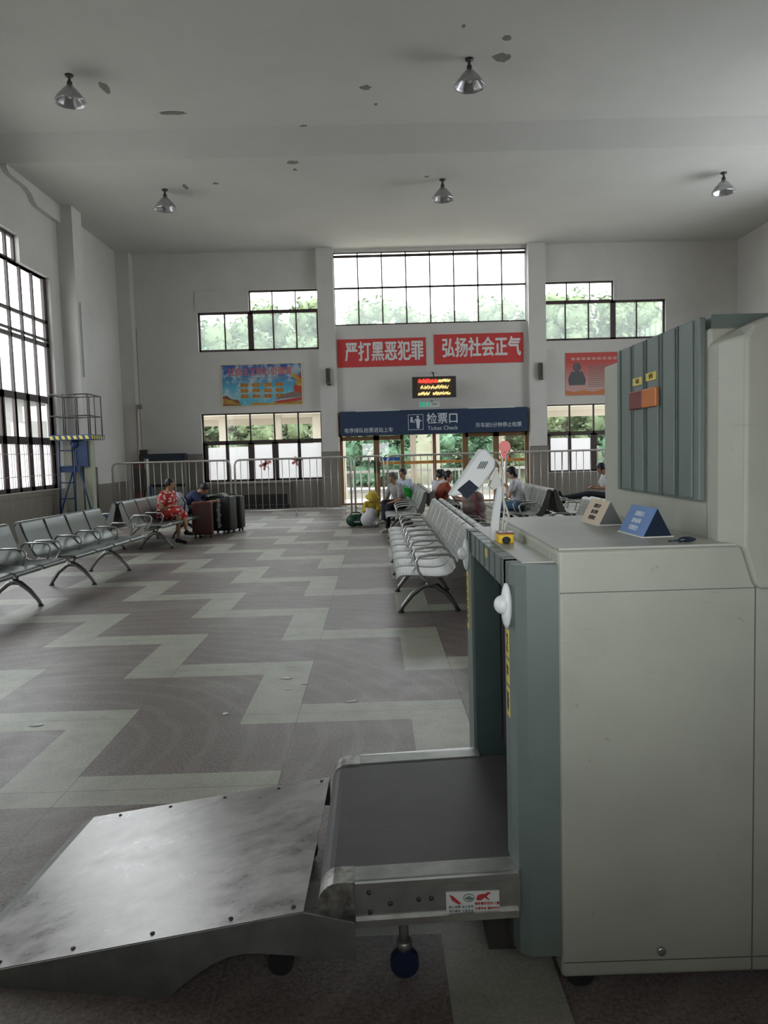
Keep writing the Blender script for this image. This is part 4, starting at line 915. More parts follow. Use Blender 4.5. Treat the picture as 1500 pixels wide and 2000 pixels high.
def skirt(A, B_, ext, near):
    """folded side plate, arched out near the conveyor"""
    bm = bmesh.new(); L = (B_ - A); N_ = 24; rows = []
    pts = []
    for k in range(N_ + 1):
        t_ = k / N_; p = A + L * t_; zt = p.z - .002
        x_ = t_
        zb = 0.002 if x_ < .62 else .002 + (.155) * math.sin(min(1, (x_ - .62) / .25) * PI / 2)
        pts.append((p.x, p.y, zt, min(zb, zt - .004)))
    if near:
        e = B_ + ext; pts.append((e.x, e.y, e.z, .165))
    d = Vector((0, -.005, 0)) if near else Vector((0, .005, 0))
    V0 = [(bm.verts.new((x, y, zt)), bm.verts.new((x, y, zb)), bm.verts.new((x + d.x, y + d.y, zt)), bm.verts.new((x + d.x, y + d.y, zb))) for x, y, zt, zb in pts]
    for a, b_ in zip(V0, V0[1:]):
        bm.faces.new((a[0], b_[0], b_[1], a[1])); bm.faces.new((a[2], b_[2], b_[3], a[3])); bm.faces.new((a[0], b_[0], b_[2], a[2])); bm.faces.new((a[1], b_[1], b_[3], a[3]))
    for a in (V0[0], V0[-1]): bm.faces.new((a[0], a[1], a[3], a[2]))
    mesh_obj('side_skirt', bm, MT['rampside'], R)
skirt(TC, TB, Vector((.145, -.035, -.015)), True); skirt(TD, TA, Vector((0, 0, 0)), False)
for t_ in (.13, .35, .58, .8, .97):
    for A_, B_, dy in ((TC, TB, .03), (TD, TA, -.03)):
        bm = bmesh.new(); lathe(bm, [(.001, .003), (.006, .003), (.008, 0)], 8, A_.lerp(B_, t_) + Vector((0, dy, .001))); mesh_obj('rivet', bm, MT['darkm'], R)
for x, y in ((-.325, 2.20), (-.30, 2.85)):
    bm = bmesh.new(); tube(bm, [(x, y, .08), (x, y, .25)], .013, 8); tube(bm, [(x, y, .075), (x, y, .095)], .022, 10); o = mesh_obj('support_leg', bm, MT['galv'], R)
    bm = bmesh.new(); tube(bm, [(x, y - .016, .038), (x, y + .016, .038)], .038, 16); mesh_obj('caster_wheel', bm, MT['rubber'], o)

# ------------------------------------------------------------------ things on the scanner
def tent(name, label, p, rz, L, h, w_, face, side, lines, mtxt):
    T = thing(name, label, 'sign', p, rz, 'triangular tent cards on the scanner')
    bm = bmesh.new(); prism(bm, [(-w_ / 2, 0), (w_ / 2, 0), (0, h)], 'y', -L / 2, L / 2); mesh_obj('body', bm, side, T)
    sl = math.atan2(h, w_ / 2); 
    bm = bmesh.new(); n_ = Vector((-math.sin(sl), 0, math.cos(sl))) * .002
    a, b_ = Vector((-w_ / 2, 0, 0)), Vector((0, 0, h)); q = [Vector((a.x, -L / 2, a.z)), Vector((a.x, L / 2, a.z)), Vector((b_.x, L / 2, b_.z)), Vector((b_.x, -L / 2, b_.z))]
    v1 = [bm.verts.new(x + n_) for x in q]; v0 = [bm.verts.new(x) for x in q]; bm.faces.new(v1); bm.faces.new(v0[::-1])
    for i in range(4): bm.faces.new((v0[i], v0[(i + 1) % 4], v1[(i + 1) % 4], v1[i]))
    fc = mesh_obj('printed_face', bm, face, T)
    for k, s in enumerate(lines):
        t_ = .72 - k * .24; c = a.lerp(b_, t_) + n_ * 1.4; tx = text('lettering', s, h * .20, mtxt, fc, (c.x, 0, c.z), depth=.0003, bold=.01)
        tx.rotation_euler = Matrix(((0, -math.cos(0) * 0 - 0, 0), (0, 0, 0), (0, 0, 0))).to_euler()
        ex, ey, ez = Vector((0, -1, 0)), Vector((math.cos(sl), 0, math.sin(sl))), Vector((-math.sin(sl), 0, math.cos(sl)))
        tx.rotation_euler = Matrix((ex, ey, ez)).transposed().to_euler()
    otb = obox('base_edge', (-w_ / 2 - .004, w_ / 2 + .004, -L / 2 - .002, L / 2 + .002, 0, .004), MT['offw'], T)
tent('tent_card', 'beige triangular tent card on the scanner top, farther one', (.795, 2.70, 1.279), math.radians(3), .19, .082, .085, MT['beige'], MT['greypl'], ['请将行李', '放入安检', '接受检查'], MT['ink'])
tent('tent_card', 'blue triangular tent card on the scanner top, beside the pen', (.815, 2.32, 1.279), math.radians(3), .19, .085, .088, MT['bsign'], MT['acr'], ['温馨提示', '逢包必检', '请您配合'], MT['signw'])
bm = bmesh.new(); ball(bm, (0, 0, .008), .02, 1.3, .5, .4); tube(bm, [(-.02, 0, .006), (-.05, .005, .004)], .0025, 6); tube(bm, [(-.01, -.008, .006), (-.03, -.02, .004)], .0025, 6)
o = mesh_obj('key_fob', bm, MT['acr'], loc=(.855, 2.10, 1.279)); tag(o, 'dark key fob with keys lying in front of the blue tent card', 'keys')
# emergency stop
T = thing('emergency_stop', 'yellow and red emergency stop box on the scanner edge', 'button', (.425, 2.54, 1.2385), 0)
bm = bmesh.new(); box(bm, -.026, .026, -.03, .03, 0, .032, bev=.006); bo = mesh_obj('box', bm, MT['estop'], T); obox('red_rim', (-.026, .026, -.03, .03, .032, .037), MT['redl'], T)
bm = bmesh.new(); ball(bm, (0, -.028, .012), .016, 1, .35, .8); mesh_obj('dark_knob', bm, MT['ink'], T)
# tilted white reader on a curved stand
T = thing('document_reader', 'white tilted handheld reader on a curved stand atop the scanner', 'scanner', (.43, 2.62, 1.2385), 0)
def yq(px, pz): return (px - .43, 0, pz - 1.2385)
st = [(.405, 1.238), (.405, 1.29), (.411, 1.34), (.419, 1.385), (.422, 1.42), (.418, 1.45)]
bm = bmesh.new()
rings = []
for i, (x, z) in enumerate(st):
    w_ = [.014, .014, .013, .012, .010, .008][i]
    rings.append([bm.verts.new((x - .43 + a, b_, z - 1.2385)) for a, b_ in ((-w_, -.012), (w_, -.012), (w_, .012), (-w_, .012))])
for A, B_ in zip(rings, rings[1:]):
    for k in range(4): bm.faces.new((A[k], A[(k + 1) % 4], B_[(k + 1) % 4], B_[k]))
bm.faces.new(rings[0]); bm.faces.new(rings[-1]); so = mesh_obj('stand', bm, MT['white'], T); bv = so.modifiers.new('b', 'BEVEL'); bv.width = .004; bv.segments = 2
bm = bmesh.new(); prism(bm, [(.246, 1.398), (.356, 1.552), (.375, 1.552), (.406, 1.515), (.404, 1.488), (.345, 1.410), (.30, 1.402), (.262, 1.395)], 'y', -.035, .035)
for v in bm.verts: v.co.x -= .43; v.co.z -= 1.2385
ho = mesh_obj('reader_head', bm, MT['white'], T); bv = ho.modifiers.new('b', 'BEVEL'); bv.width = .006; bv.segments = 3
bm = bmesh.new(); prism(bm, [(.274, 1.417), (.316, 1.450), (.347, 1.422), (.307, 1.386)], 'y', -.037, .030)
for v in bm.verts: v.co.x -= .43; v.co.z -= 1.2385
mesh_obj('dark_window', bm, MT['dwin'], T)
bm = bmesh.new()
for k in range(4):
    x = .352 + k * .007; z = 1.505 - k * .0; prism(bm, [(x - .010, z - .018), (x - .006, z - .020), (x + .008, z + .004), (x + .004, z + .006)], 'y', -.0365, -.034)
for v in bm.verts: v.co.x -= .43; v.co.z -= 1.2385
mesh_obj('slot_mark', bm, MT['greyi'], T)
bm = bmesh.new(); prism(bm, [(.385, 1.425), (.413, 1.482), (.424, 1.45), (.424, 1.425), (.40, 1.413)], 'y', -.02, .02); prism(bm, [(.40, 1.44), (.418, 1.485), (.41, 1.49), (.385, 1.45)], 'y', -.012, .012)
for v in bm.verts: v.co.x -= .43; v.co.z -= 1.2385
mesh_obj('pivot_mount', bm, MT['offw'], T)
otube('cable', [yq(.40, 1.515), yq(.415, 1.513), yq(.428, 1.49), yq(.433, 1.45), yq(.436, 1.40), yq(.437, 1.37), yq(.448, 1.34), yq(.454, 1.315), yq(.44, 1.29), yq(.435, 1.26), yq(.43, 1.242)], .0035, MT['offw'], T)
otube('cable', [yq(.435, 1.39), yq(.438, 1.34), yq(.432, 1.30), yq(.428, 1.265), yq(.42, 1.242)], .003, MT['offw'], T)

# ------------------------------------------------------------------ aerial work platform by the left windows
T = thing('aerial_work_platform', 'blue and cream mobile aerial lift with railed basket by the left pilaster', 'lift', (-6.72, 17.6, 0), 0)
bm = bmesh.new()
for x0, x1, z1 in ((-.42, -.24, 2.0), (-.2, -.02, 2.02), (.02, .2, 2.0)): box(bm, x0 + .12, x1 + .12, -.14, .12, .15, z1)
mesh_obj('mast', bm, MT['liftc'], T)
obox('control_box', (.0, .26, -.2, -.14, 1.42, 2.0), MT['blue'], T); obox('base', (-.4, .5, -.4, .4, .10, .28), MT['blue'], T)
bm = bmesh.new(); box(bm, -.48, .44, -.45, .45, 2.02, 2.13); dk = mesh_obj('basket_deck', bm, MT['blue'], T)
bm = bmesh.new()
for k in range(7):
    x = -.47 + k * .13; prism(bm, [(x, 2.11), (x + .07, 2.11), (x + .10, 2.03), (x + .03, 2.03)], 'y', -.456, -.448)
for k in range(6):
    y = -.4 + k * .14; prism(bm, [(y, 2.11), (y + .07, 2.11), (y + .10, 2.03), (y + .03, 2.03)], 'x', .438, .446)
mesh_obj('hazard_stripe', bm, MT['hazy'], dk)
bm = bmesh.new(); X0, X1, Y0, Y1 = -.44, .40, -.42, .42
for z in (2.55, 3.02):
    tube(bm, [(X0, Y0, z), (X1, Y0, z), (X1, Y1, z), (X0, Y1, z)], .014, 6, closed=True)
for x in (X0, -.15, .13, X1):
    for y in (Y0, Y1): tube(bm, [(x, y, 2.1), (x, y, 3.02)], .014, 6)
tube(bm, [(X1, 0, 2.1), (X1, 0, 3.02)], .012, 6)
mesh_obj('guard_rail', bm, MT['darkm'], T)
bm = bmesh.new(); tube(bm, [(-.36, -.36, .1), (-.36, -.2, 2.0)], .02, 6); tube(bm, [(-.02, -.36, .1), (-.02, -.2, 2.0)], .02, 6)
for k in range(5): tube(bm, [(-.36, -.34 + k * .03, .35 + k * .36), (-.02, -.34 + k * .03, .35 + k * .36)], .015, 6)
mesh_obj('ladder', bm, MT['blue'], T)
otube('brace', [(.05, -.2, 1.4), (.40, -.38, .2)], .022, MT['blue'], T); otube('brace', [(-.05, -.2, 1.45), (-.4, -.38, .2)], .022, MT['blue'], T); obox('cross_beam', (-.38, .1, -.24, -.2, 1.3, 1.44), MT['blue'], T)
otube('outrigger', [(.46, -.25, 1.4), (.47, -.3, .1)], .025, MT['darkm'], T)
for x in (-.32, .42):
    for y in (-.33, .33): bm = bmesh.new(); tube(bm, [(x - .03, y, .07), (x + .03, y, .07)], .07, 16); mesh_obj('wheel', bm, MT['rubber'], T)
bm = bmesh.new(); ball(bm, (-.02, -.22, 1.93), .09, 1, .6, 1); mesh_obj('motor', bm, MT['blue'], T)
T = thing('equipment_box', 'dark equipment rack with pipes beside the aerial lift', 'rack', (-6.0, 19.9, 0), 0)
obox('panel', (-.25, .05, -.1, .1, .05, 1.5), mat('reddish_panel', (.14, .07, .06), .6, var=.3), T); obox('gauge_box', (-.22, .1, -.16, -.1, .75, 1.3), MT['darkm'], T); obox('frame', (.08, .14, -.1, .1, 0, 1.55), MT['galv'], T); obox('blue_post', (.18, .24, -.1, -.04, 0, .85), MT['blue'], T); obox('carton', (-.2, .16, -.35, -.12, 0, .32), MT['wood'], T)

# ------------------------------------------------------------------ people
def person(label, x, y, yaw, s=.94, lean=12, hp=5, hyaw=0, skin='skin', hair='hair', top='wtee', sleeve=.55, bottom='dnavy', leg_cover=1.0, shoe='shoe', J=None, hstyle='short', z0=0, skirt=False, seat=.46, fat=1.0):
    T = thing('person', label, 'person', (x, y, z0), yaw)
    r_ = math.radians; L_ = Vector((math.sin(r_(lean)), 0, math.cos(r_(lean)))); F_ = Vector((math.cos(r_(lean)), 0, -math.sin(r_(lean))))
    pel = Vector((0, 0, seat + .085)); ch = pel + L_ * .34 * s; nb = pel + L_ * .50 * s
    hl = lean * .5 + hp; Hd = Matrix.Rotation(r_(hyaw), 4, 'Z') @ Matrix.Rotation(r_(hl), 4, 'Y')
    hc = nb + (Hd @ Vector((.02, 0, .155))) * s
    j = dict(hipL=pel + Vector((.02, .09, -.01)) * s, hipR=pel + Vector((.02, -.09, -.01)) * s, kneeL=Vector((.43 * s, .12, seat + .04)), kneeR=Vector((.43 * s, -.12, seat + .04)), ankL=Vector((.42 * s, .11, .09)), ankR=Vector((.44 * s, -.11, .09)),
             shL=nb - L_ * .05 * s + Vector((0, .165 * s, 0)), shR=nb - L_ * .05 * s - Vector((0, .165 * s, 0)))
    j['elL'] = j['shL'] + Vector((.09, .05, -.25)) * s; j['elR'] = j['shR'] + Vector((.09, -.05, -.25)) * s
    j['haL'] = Vector((.33 * s, .06, seat + .15)); j['haR'] = Vector((.33 * s, -.05, seat + .15))
    for k, v in (J or {}).items(): j[k] = Vector(v)
    for q in 'LR':
        if 'toe' + q not in j:
            d = j['ank' + q] - j['knee' + q]; j['toe' + q] = j['ank' + q] + Vector((.16 * s, 0, -.055))
    b = bmesh.new()
    capsule(b, pel, pel + L_ * .16 * s, .125 * s * fat, .11 * s * fat); capsule(b, pel + L_ * .16 * s, ch, .11 * s * fat, .13 * s * fat); 
    for sg in (-1, 1): capsule(b, ch + Vector((0, sg * .05, 0)), nb - L_ * .06 * s + Vector((0, sg * .09 * s, 0)), .10 * s, .065 * s)
    capsule(b, nb - L_ * .05, hc - (Hd @ Vector((.01, 0, .06))) * s, .052 * s, .048 * s)
    ball(b, hc, .1 * s, .98, .80, 1.14, Hd, 20); ball(b, hc + (Hd @ Vector((.032, 0, -.055))) * s, .062 * s, .95, .85, 1.0, Hd); ball(b, hc + (Hd @ Vector((.103, 0, -.018))) * s, .017 * s, 1, .75, 1.6, Hd, 8)
    for sg in (-1, 1): ball(b, hc + (Hd @ Vector((0, sg * .082, -.015))) * s, .026 * s, .6, .35, 1.1, Hd, 8)
    for q in 'LR':
        capsule(b, j['hip' + q], j['knee' + q], .082 * s, .056 * s); capsule(b, j['knee' + q], j['knee' + q].lerp(j['ank' + q], .35), .055 * s, .053 * s); capsule(b, j['knee' + q].lerp(j['ank' + q], .35), j['ank' + q], .053 * s, .034 * s)
        capsule(b, j['ank' + q] - Vector((0, 0, .03)), j['toe' + q], .036 * s, .026 * s)
        capsule(b, j['sh' + q], j['el' + q], .05 * s, .038 * s); ax = (j['ha' + q] - j['el' + q]).normalized(); wr = j['ha' + q]
        capsule(b, j['el' + q], wr, .037 * s, .024 * s)
        # hand: palm, four bent fingers of unequal length, thumb from the side
        sd = ax.cross(Vector((0, 0, 1))); sd = sd.normalized() if sd.length > .1 else Vector((0, 1, 0)); nn = sd.cross(ax).normalized(); dn = -nn if nn.z > 0 else nn
        for o_ in (-.022, 0, .022): capsule(b, wr + sd * o_ * .6, wr + ax * .075 * s + sd * o_, .016 * s, .014 * s, 8)
        for k, ln in enumerate((.058, .072, .066, .048)):
            p0 = wr + ax * .075 * s + sd * (-.03 + k * .02); p1 = p0 + ax * ln * .55 + dn * .008; p2 = p1 + ax * ln * .35 + dn * .024
            capsule(b, p0, p1, .0095, .0088, 8); capsule(b, p1, p2, .0088, .0078, 8)
        sg = 1 if q == 'R' else -1; p0 = wr + ax * .025 + sd * sg * .026; p1 = p0 + (ax + sd * sg * .9).normalized() * .035; capsule(b, p0, p1, .012, .010, 8); capsule(b, p1, p1 + ax * .028, .010, .0085, 8)
    fused('body', b, MT[skin], T, .0085, 2)
    # clothing
    e = .014
    b = bmesh.new(); capsule(b, pel + L_ * .02, pel + L_ * .16 * s, .130 * s * fat + e, .118 * s * fat + e); capsule(b, pel + L_ * .16 * s, ch, .118 * s * fat + e, .134 * s * fat + e)
    for sg in (-1, 1): capsule(b, ch + Vector((0, sg * .05, 0)), nb - L_ * .065 * s + Vector((0, sg * .09 * s, 0)), .10 * s * fat + e, .065 * s * fat + e)
    for q in 'LR':
        if sleeve <= 1: capsule(b, j['sh' + q], j['sh' + q].lerp(j['el' + q], sleeve), .052 * s + e, .05 * s + e)
        else:
            capsule(b, j['sh' + q], j['el' + q], .052 * s + e, .044 * s + e); capsule(b, j['el' + q], j['el' + q].lerp(j['ha' + q], sleeve - 1), .042 * s + e, .032 * s + e)
    if skirt:
        for q in 'LR': capsule(b, j['hip' + q], j['hip' + q].lerp(j['knee' + q], .92), .12 * s * fat, .095 * s * fat)
        capsule(b, pel, (j['kneeL'] + j['kneeR']) / 2 * .8 + pel * .2, .14 * s * fat, .10 * s * fat)
    fused('dress' if skirt else 'shirt', b, MT[top], T, .011, 3)
    if not skirt:
        b = bmesh.new(); capsule(b, j['hipL'], j['hipR'], .105 * s + e, .105 * s + e); ball(b, pel, .125 * s + e)
        for q in 'LR':
            capsule(b, j['hip' + q], j['knee' + q], .088 * s + e, .062 * s + e)
            if leg_cover > 0: capsule(b, j['knee' + q], j['knee' + q].lerp(j['ank' + q], leg_cover * .92), .06 * s + e, .045 * s + e * .8)
        fused('trousers', b, MT[bottom], T, .011, 3)
    for q in 'LR':
        b = bmesh.new(); a_, t_ = j['ank' + q] - Vector((0, 0, .035)), j['toe' + q]; capsule(b, a_ - (t_ - a_).normalized() * .03, t_ + (t_ - a_).normalized() * .02, .044 * s, .036 * s); capsule(b, a_, a_ + Vector((0, 0, .03)), .042 * s, .042 * s)
        fused('shoe', b, MT[shoe], T, .009, 1)
    # hair
    b = bmesh.new(); ball(b, hc + (Hd @ Vector((-.018, 0, .026))) * s, .108 * s, .97, .90, 1.05, Hd, 18)
    if hstyle == 'bob': ball(b, hc + (Hd @ Vector((-.045, 0, -.03))) * s, .085 * s, .75, 1.12, 1.25, Hd, 14)
    if hstyle == 'bun': ball(b, hc + (Hd @ Vector((-.115, 0, .05))) * s, .055 * s, 1, 1, 1, Hd, 12); ball(b, hc + (Hd @ Vector((-.05, 0, -.02))) * s, .08 * s, .8, 1.05, 1.1, Hd, 12)
    if hstyle == 'tail': capsule(b, hc + (Hd @ Vector((-.10, 0, .02))) * s, hc + (Hd @ Vector((-.13, 0, -.12))) * s, .032 * s, .018 * s)
    if hstyle == 'long':
        for sg in (-.05, 0, .05): capsule(b, hc + (Hd @ Vector((-.06, sg, 0))) * s, hc + (Hd @ Vector((-.09, sg, -.16))) * s, .05 * s, .035 * s)
    # cut the hair away from the face
    ho = fused('hair', b, MT[hair], T, .009, 1); bm2 = bmesh.new(); bm2.from_mesh(ho.data); inv = Hd.inverted(); kill = []
    for v in bm2.verts:
        lc = inv @ ((v.co - hc) / s)
        if lc.x > .05 and lc.z < .045 and abs(lc.y) < .095: kill.append(v)
    bmesh.ops.delete(bm2, geom=kill, context='VERTS'); bm2.to_mesh(ho.data); bm2.free()
    b = bmesh.new()
    for sg in (-1, 1): ball(b, hc + (Hd @ Vector((.089, sg * .033, .008))) * s, .011 * s, .5, 1.2, .7, Hd, 8); ball(b, hc + (Hd @ Vector((.089, sg * .034, .03))) * s, .012 * s, .5, 1.5, .35, Hd, 8)
    ball(b, hc + (Hd @ Vector((.090, 0, -.068))) * s, .014 * s, .5, 1.7, .4, Hd, 8)
    mesh_obj('face_feature', b, mat('lip_and_brow', (.10, .03, .025), .6), T)
    return T
PI2 = PI / 2
# red dress woman, legs crossed, facing the aisle
person('woman in red and white floral dress, sitting with crossed legs on left bench', -3.90, 14.02, math.radians(-22), s=.86, fat=1.22, lean=20, hp=0, hyaw=8, top='dress', sleeve=.5, skirt=True, hstyle='short', shoe='blackc',
       J=dict(kneeL=(.42, .05, .50), ankL=(.55, -.06, .24), toeL=(.68, -.10, .20), kneeR=(.40, -.07, .60), ankR=(.39, -.10, .10), haL=(.24, -.06, .70), haR=(.26, .05, .66), elL=(.13, .22, .66), elR=(.13, -.22, .66)))
person('person in navy top bent forward over suitcase, black hair, white shoes', -3.86, 15.45, math.radians(-12), s=.90, fat=1.1, lean=46, hp=30, top='navy', sleeve=.6, bottom='blackc', hstyle='short', shoe='wtee',
       J=dict(haL=(.62, .12, .66), haR=(.64, -.10, .68), elL=(.45, .22, .62), elR=(.45, -.2, .64)))
person('grey-haired man in grey checked shirt with hands together, sitting on the aisle bench', .50, 15.0, math.radians(180 + 38), s=.84, fat=1.08, lean=24, hp=4, hyaw=10, hair='hairg', top='gshirt', sleeve=.75, bottom='dnavy',
       J=dict(haL=(.40, .03, .56), haR=(.40, -.03, .57), elL=(.22, .22, .64), elR=(.22, -.22, .64), kneeL=(.42, .10, .50), kneeR=(.42, -.03, .58), ankL=(.44, .08, .09), ankR=(.58, .14, .25), toeR=(.73, .16, .22)))
person('man in pale blue shirt sitting behind the grey checked one, green bag on lap', .68, 16.5, math.radians(180 + 48), s=.86, lean=14, hp=6, hyaw=0, top='lblue', sleeve=.7, bottom='dnavy')
person('person with black hair bun and white top, back turned, beside the rust top', 1.20, 15.35, math.radians(40), s=.84, lean=14, hp=14, top='wtee', sleeve=.6, hstyle='bun', bottom='dnavy')
person('woman in rust red top leaning forward with arms out, dark bag ahead', 1.16, 14.6, math.radians(-2), s=.87, fat=1.1, lean=28, hp=-8, hyaw=-25, top='rust', sleeve=.5, hstyle='bun', skin='skinl', bottom='blackc',
       J=dict(haL=(.52, .10, .62), haR=(.54, -.10, .60), elL=(.33, .2, .66), elR=(.33, -.2, .64)))
person('person in white tee and blue jeans, dark hair, seen from behind left', 2.60, 13.9, math.radians(180 - 28), s=.90, fat=1.05, lean=8, hp=20, hyaw=25, top='wtee', sleeve=.5, hstyle='bob', skin='skinl', bottom='jeans', shoe='wtee',
       J=dict(haL=(.20, .10, .85), haR=(.20, -.10, .82), elL=(.12, .22, .70), elR=(.12, -.22, .70)))
person('man in white tee with dark trousers, legs stretched along the far right bench', 4.66, 15.38, math.radians(182), s=.90, fat=1.05, lean=4, hp=30, top='wtee', sleeve=.55, bottom='dnavy', hstyle='short', shoe='blackc', seat=.46,
       J=dict(kneeL=(.45, .1, .60), kneeR=(.45, -.08, .58), ankL=(.94, .1, .53), ankR=(.94, -.08, .53), toeL=(1.0, .1, .64), toeR=(1.0, -.08, .64), haL=(.30, .03, .72), haR=(.30, -.03, .74)))
# crouching figure in yellow
P = person('crouching person in yellow hat and jacket holding a white sack', -.15, 16.45, math.radians(-75), s=.70, fat=1.15, lean=35, hp=20, top='yelc', sleeve=1.7, bottom='yelc', shoe='blackc', seat=.14,
       J=dict(kneeL=(.24, .13, .36), kneeR=(.24, -.13, .36), ankL=(.10, .12, .07), ankR=(.10, -.12, .07), haL=(.32, .08, .34), haR=(.32, -.08, .34), elL=(.22, .18, .34), elR=(.22, -.18, .34)))
hat = bmesh.new(); lathe(hat, [(.001, .11), (.06, .105), (.095, .07), (.10, .0), (.155, -.03), (.15, -.035), (.09, -.01)], 20); h_ = mesh_obj('hat', hat, MT['yelc'], P, loc=(.30, 0, .64)); h_.rotation_euler = (0, math.radians(30), 0)

# ------------------------------------------------------------------ luggage and bags
def blob(name, label, cat, loc, pieces, m, voxel=.012, rz=0, extra=None):
    T = thing(name, label, cat, loc, rz); b = bmesh.new()
    for (p, r, sx, sy, sz) in pieces: ball(b, p, r, sx, sy, sz)
    fused('bag_body', b, m, T, voxel, 3)
    for e_ in (extra or []): e_(T)
    return T
def suitcase(label, loc, rz, w_, d, h, m, strap=None):
    T = thing('suitcase', label, 'suitcase', loc, rz); bm = bmesh.new(); box(bm, -w_ / 2, w_ / 2, -d / 2, d / 2, .06, h, bev=.045); mesh_obj('shell', bm, m, T, smooth=True)
    for x in (-w_ * .36, w_ * .36):
        for y in (-d * .34, d * .34): bm = bmesh.new(); tube(bm, [(x - .014, y, .03), (x + .014, y, .03)], .03, 14); tube(bm, [(x, y, .03), (x, y, .08)], .014, 8); mesh_obj('wheel', bm, MT['rubber'], T)
    otube('handle', [(-.07, 0, h), (-.06, 0, h + .03), (.06, 0, h + .03), (.07, 0, h)], .01, MT['rubber'], T)
    bm = bmesh.new()
    for k in range(-3, 4): box(bm, k * w_ / 9 - .004, k * w_ / 9 + .004, -d / 2 - .004, -d / 2 + .002, .12, h - .06)
    mesh_obj('shell_rib', bm, MT['darkm'], T)
    if strap:
        bm = bmesh.new(); box(bm, -.03, .03, -d / 2 - .008, -d / 2, .12, h - .05)
        for k in range(5): ball(bm, (0.01 * (-1) ** k, -d / 2 - .006, .18 + k * (h - .3) / 4.5), .05, .9, .15, .7)
        mesh_obj('printed_strip', bm, MT['stripe'], T)
    return T
suitcase('reddish brown suitcase standing between the two left travellers', (-3.38, 14.90, 0), math.radians(12), .40, .26, .70, MT['brownb'])
suitcase('large black suitcase with pale printed strip, right end of the left group', (-3.13, 15.62, 0), math.radians(-15), .50, .34, .76, MT['blacks'], True)
suitcase('black suitcase standing directly behind the pale-striped one', (-3.0, 16.02, 0), math.radians(-8), .46, .28, .74, MT['blacks'])
# cloth over the suitcase
b = bmesh.new(); rows = []
for i in range(9):
    u = i / 8; x = -.30 + u * .52; z = .80 - .02 * math.sin(u * 5) - (0.22 * (1 - u / .25) ** 2 if u < .25 else 0) - (.10 * ((u - .75) / .25) ** 2 if u > .75 else 0)
    rows.append([b.verts.new((x, -.2 + .4 * k / 6, z - .012 * math.sin(k * 2 + i))) for k in range(7)])
for i in range(8):
    for k in range(6): b.faces.new((rows[i][k], rows[i + 1][k], rows[i + 1][k + 1], rows[i][k + 1]))
r_ = bmesh.ops.solidify(b, geom=b.faces[:], thickness=.012); o = mesh_obj('folded_cloth', b, MT['cloth'], smooth=True, loc=(-3.22, 15.62, 0)); tag(o, 'pale grey cloth draped over the black suitcase', 'cloth')
blob('backpack', 'white and black patterned backpack on the bench behind the floral dress', 'bag', (-3.80, 14.75, .45), [((0, 0, .2), .16, 1, .8, 1.3), ((.05, 0, .12), .15, 1, 1, .9), ((0, .05, .38), .09, 1, 1, .8)], MT['patt'], extra=[lambda T: otube('strap', [(.1, -.1, .36), (.17, -.14, .25), (.14, -.12, .08)], .014, MT['blackc'], T), lambda T: otube('strap', [(.1, .1, .36), (.17, .14, .25), (.14, .12, .08)], .014, MT['blackc'], T)])
blob('duffel_bag', 'dark green nylon bag on the floor beside the yellow figure', 'bag', (-.42, 16.2, 0), [((-.08, 0, .13), .14, 1.1, .9, .95), ((.06, 0, .12), .13, 1.1, .9, .9), ((0, 0, .19), .10, 1.4, .8, .8)], MT['gbag'], extra=[lambda T: otube('strap', [(-.15, 0, .22), (-.1, -.03, .30), (.05, -.03, .30), (.12, 0, .22)], .012, MT['blackc'], T), lambda T: obox('white_logo', (-.05, .06, -.135, -.125, .10, .125), MT['stripe'], T)])
blob('white_sack', 'crumpled white sack on the floor in front of the yellow figure', 'bag', (-.16, 16.02, 0), [((0, 0, .16), .16, 1.15, .9, 1), ((.05, 0, .28), .12, 1, .9, 1), ((.12, 0, .10), .11, 1.2, 1, .85), ((-.02, 0, .36), .05, 1, 1, 1)], MT['bagw'], extra=[lambda T: otube('tie', [(-.06, 0, .36), (0, -.05, .37), (.04, 0, .36)], .012, MT['stripe'], T)])
blob('plastic_bag', 'bright green plastic bag on the lap of the pale blue shirt', 'bag', (.62, 16.0, .50), [((0, 0, .10), .14, 1.2, .8, .9), ((0, 0, .22), .10, 1.2, .6, 1)], MT['plast'], extra=[lambda T: otube('bag_handle', [(-.07, 0, .24), (-.05, 0, .34), (.04, 0, .34), (.06, 0, .24)], .010, MT['plast'], T)])
blob('paper_parcel', 'cream parcel on the bench seat below the green plastic bag', 'parcel', (.55, 15.55, .45), [((0, 0, .05), .07, 1.4, 1, .6), ((.05, 0, .05), .06, 1.2, 1, .7)], MT['shoe'])
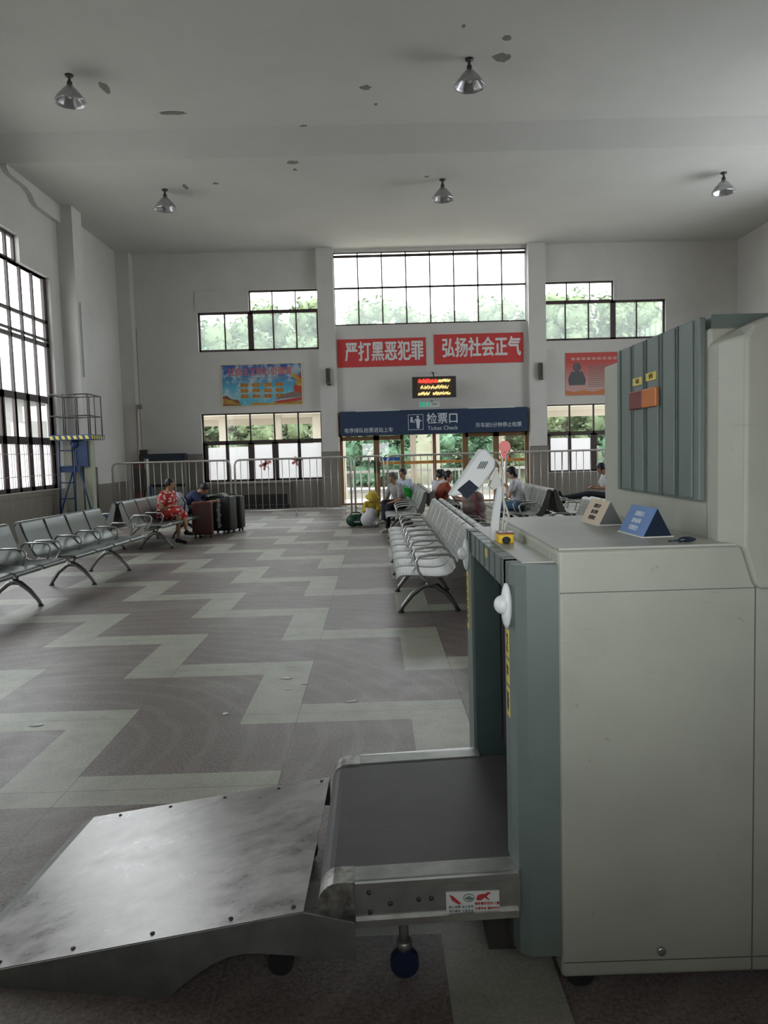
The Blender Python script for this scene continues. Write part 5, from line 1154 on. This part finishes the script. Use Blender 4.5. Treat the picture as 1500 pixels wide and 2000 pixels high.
blob('shoulder_bag', 'black shoulder bag before the woman in rust red', 'bag', (1.72, 14.3, .30), [((0, 0, .10), .13, 1.3, .8, .8), ((.12, 0, .06), .10, 1.2, .9, .8)], MT['blackc'], extra=[lambda T: otube('strap', [(-.1, -.06, .16), (.0, -.1, .24), (.14, -.1, .16), (.2, -.08, .05)], .014, MT['stripe'], T)])
blob('woven_sack', 'tall faded pinkish sack with maroon stripe on the bench seats', 'bag', (1.40, 10.95, .45), [((0, 0, .14), .17, 1.05, .9, .85), ((0, 0, .27), .155, 1.15, .9, 1), ((-.02, 0, .40), .14, 1.2, .9, .9)], MT['pink'], extra=[lambda T: otube('maroon_band', [(.03, -.13, .05), (.045, -.145, .15), (.03, -.135, .3), (.0, -.12, .42), (-.01, -.09, .5)], .02, MT['maroon'], T), lambda T: otube('cord', [(-.12, -.06, .25), (0, -.14, .24), (.13, -.06, .24)], .008, MT['brownb'], T)])
blob('paper_bundle', 'small white paper bundle on the bench beside the pinkish sack', 'parcel', (1.50, 10.55, .45), [((0, 0, .04), .06, 1.6, .8, .6), ((-.08, 0, .06), .05, 1, .8, .9)], MT['bwhite'])
# litter on the aisle floor
LIT = ['elongated white scrap farthest from the ramp, on a pale stripe', 'small white scrap between the two pale stripes, left of centre', 'narrow white scrap on the tip of the middle pale zigzag', 'longer white scrap toward the conveyor, right of the aisle', 'round white scrap on the pale stripe left of the conveyor', 'narrow white scrap touching the one nearest the conveyor', 'wide white scrap on the left pale stripe beyond the ramp']
for k, (x, y, w_, l_) in enumerate([(-.66, 5.25, .05, .02), (-.62, 5.0, .02, .015), (-.52, 5.1, .03, .012), (-.19, 4.7, .04, .012), (-.95, 4.55, .02, .02), (-.17, 4.72, .03, .01), (-2.05, 4.45, .05, .02)]):
    bm = bmesh.new(); rnd = random.Random(k + 50); prism(bm, [(math.cos(a) * w_ * rnd.uniform(.5, 1), math.sin(a) * l_ * rnd.uniform(.6, 1.2)) for a in [i * PI / 4 for i in range(8)]], 'z', .001, .004)
    o = mesh_obj('paper_scrap', bm, MT['bwhite'], loc=(x, y, 0)); tag(o, LIT[k], 'litter', 'paper scraps on the aisle floor')
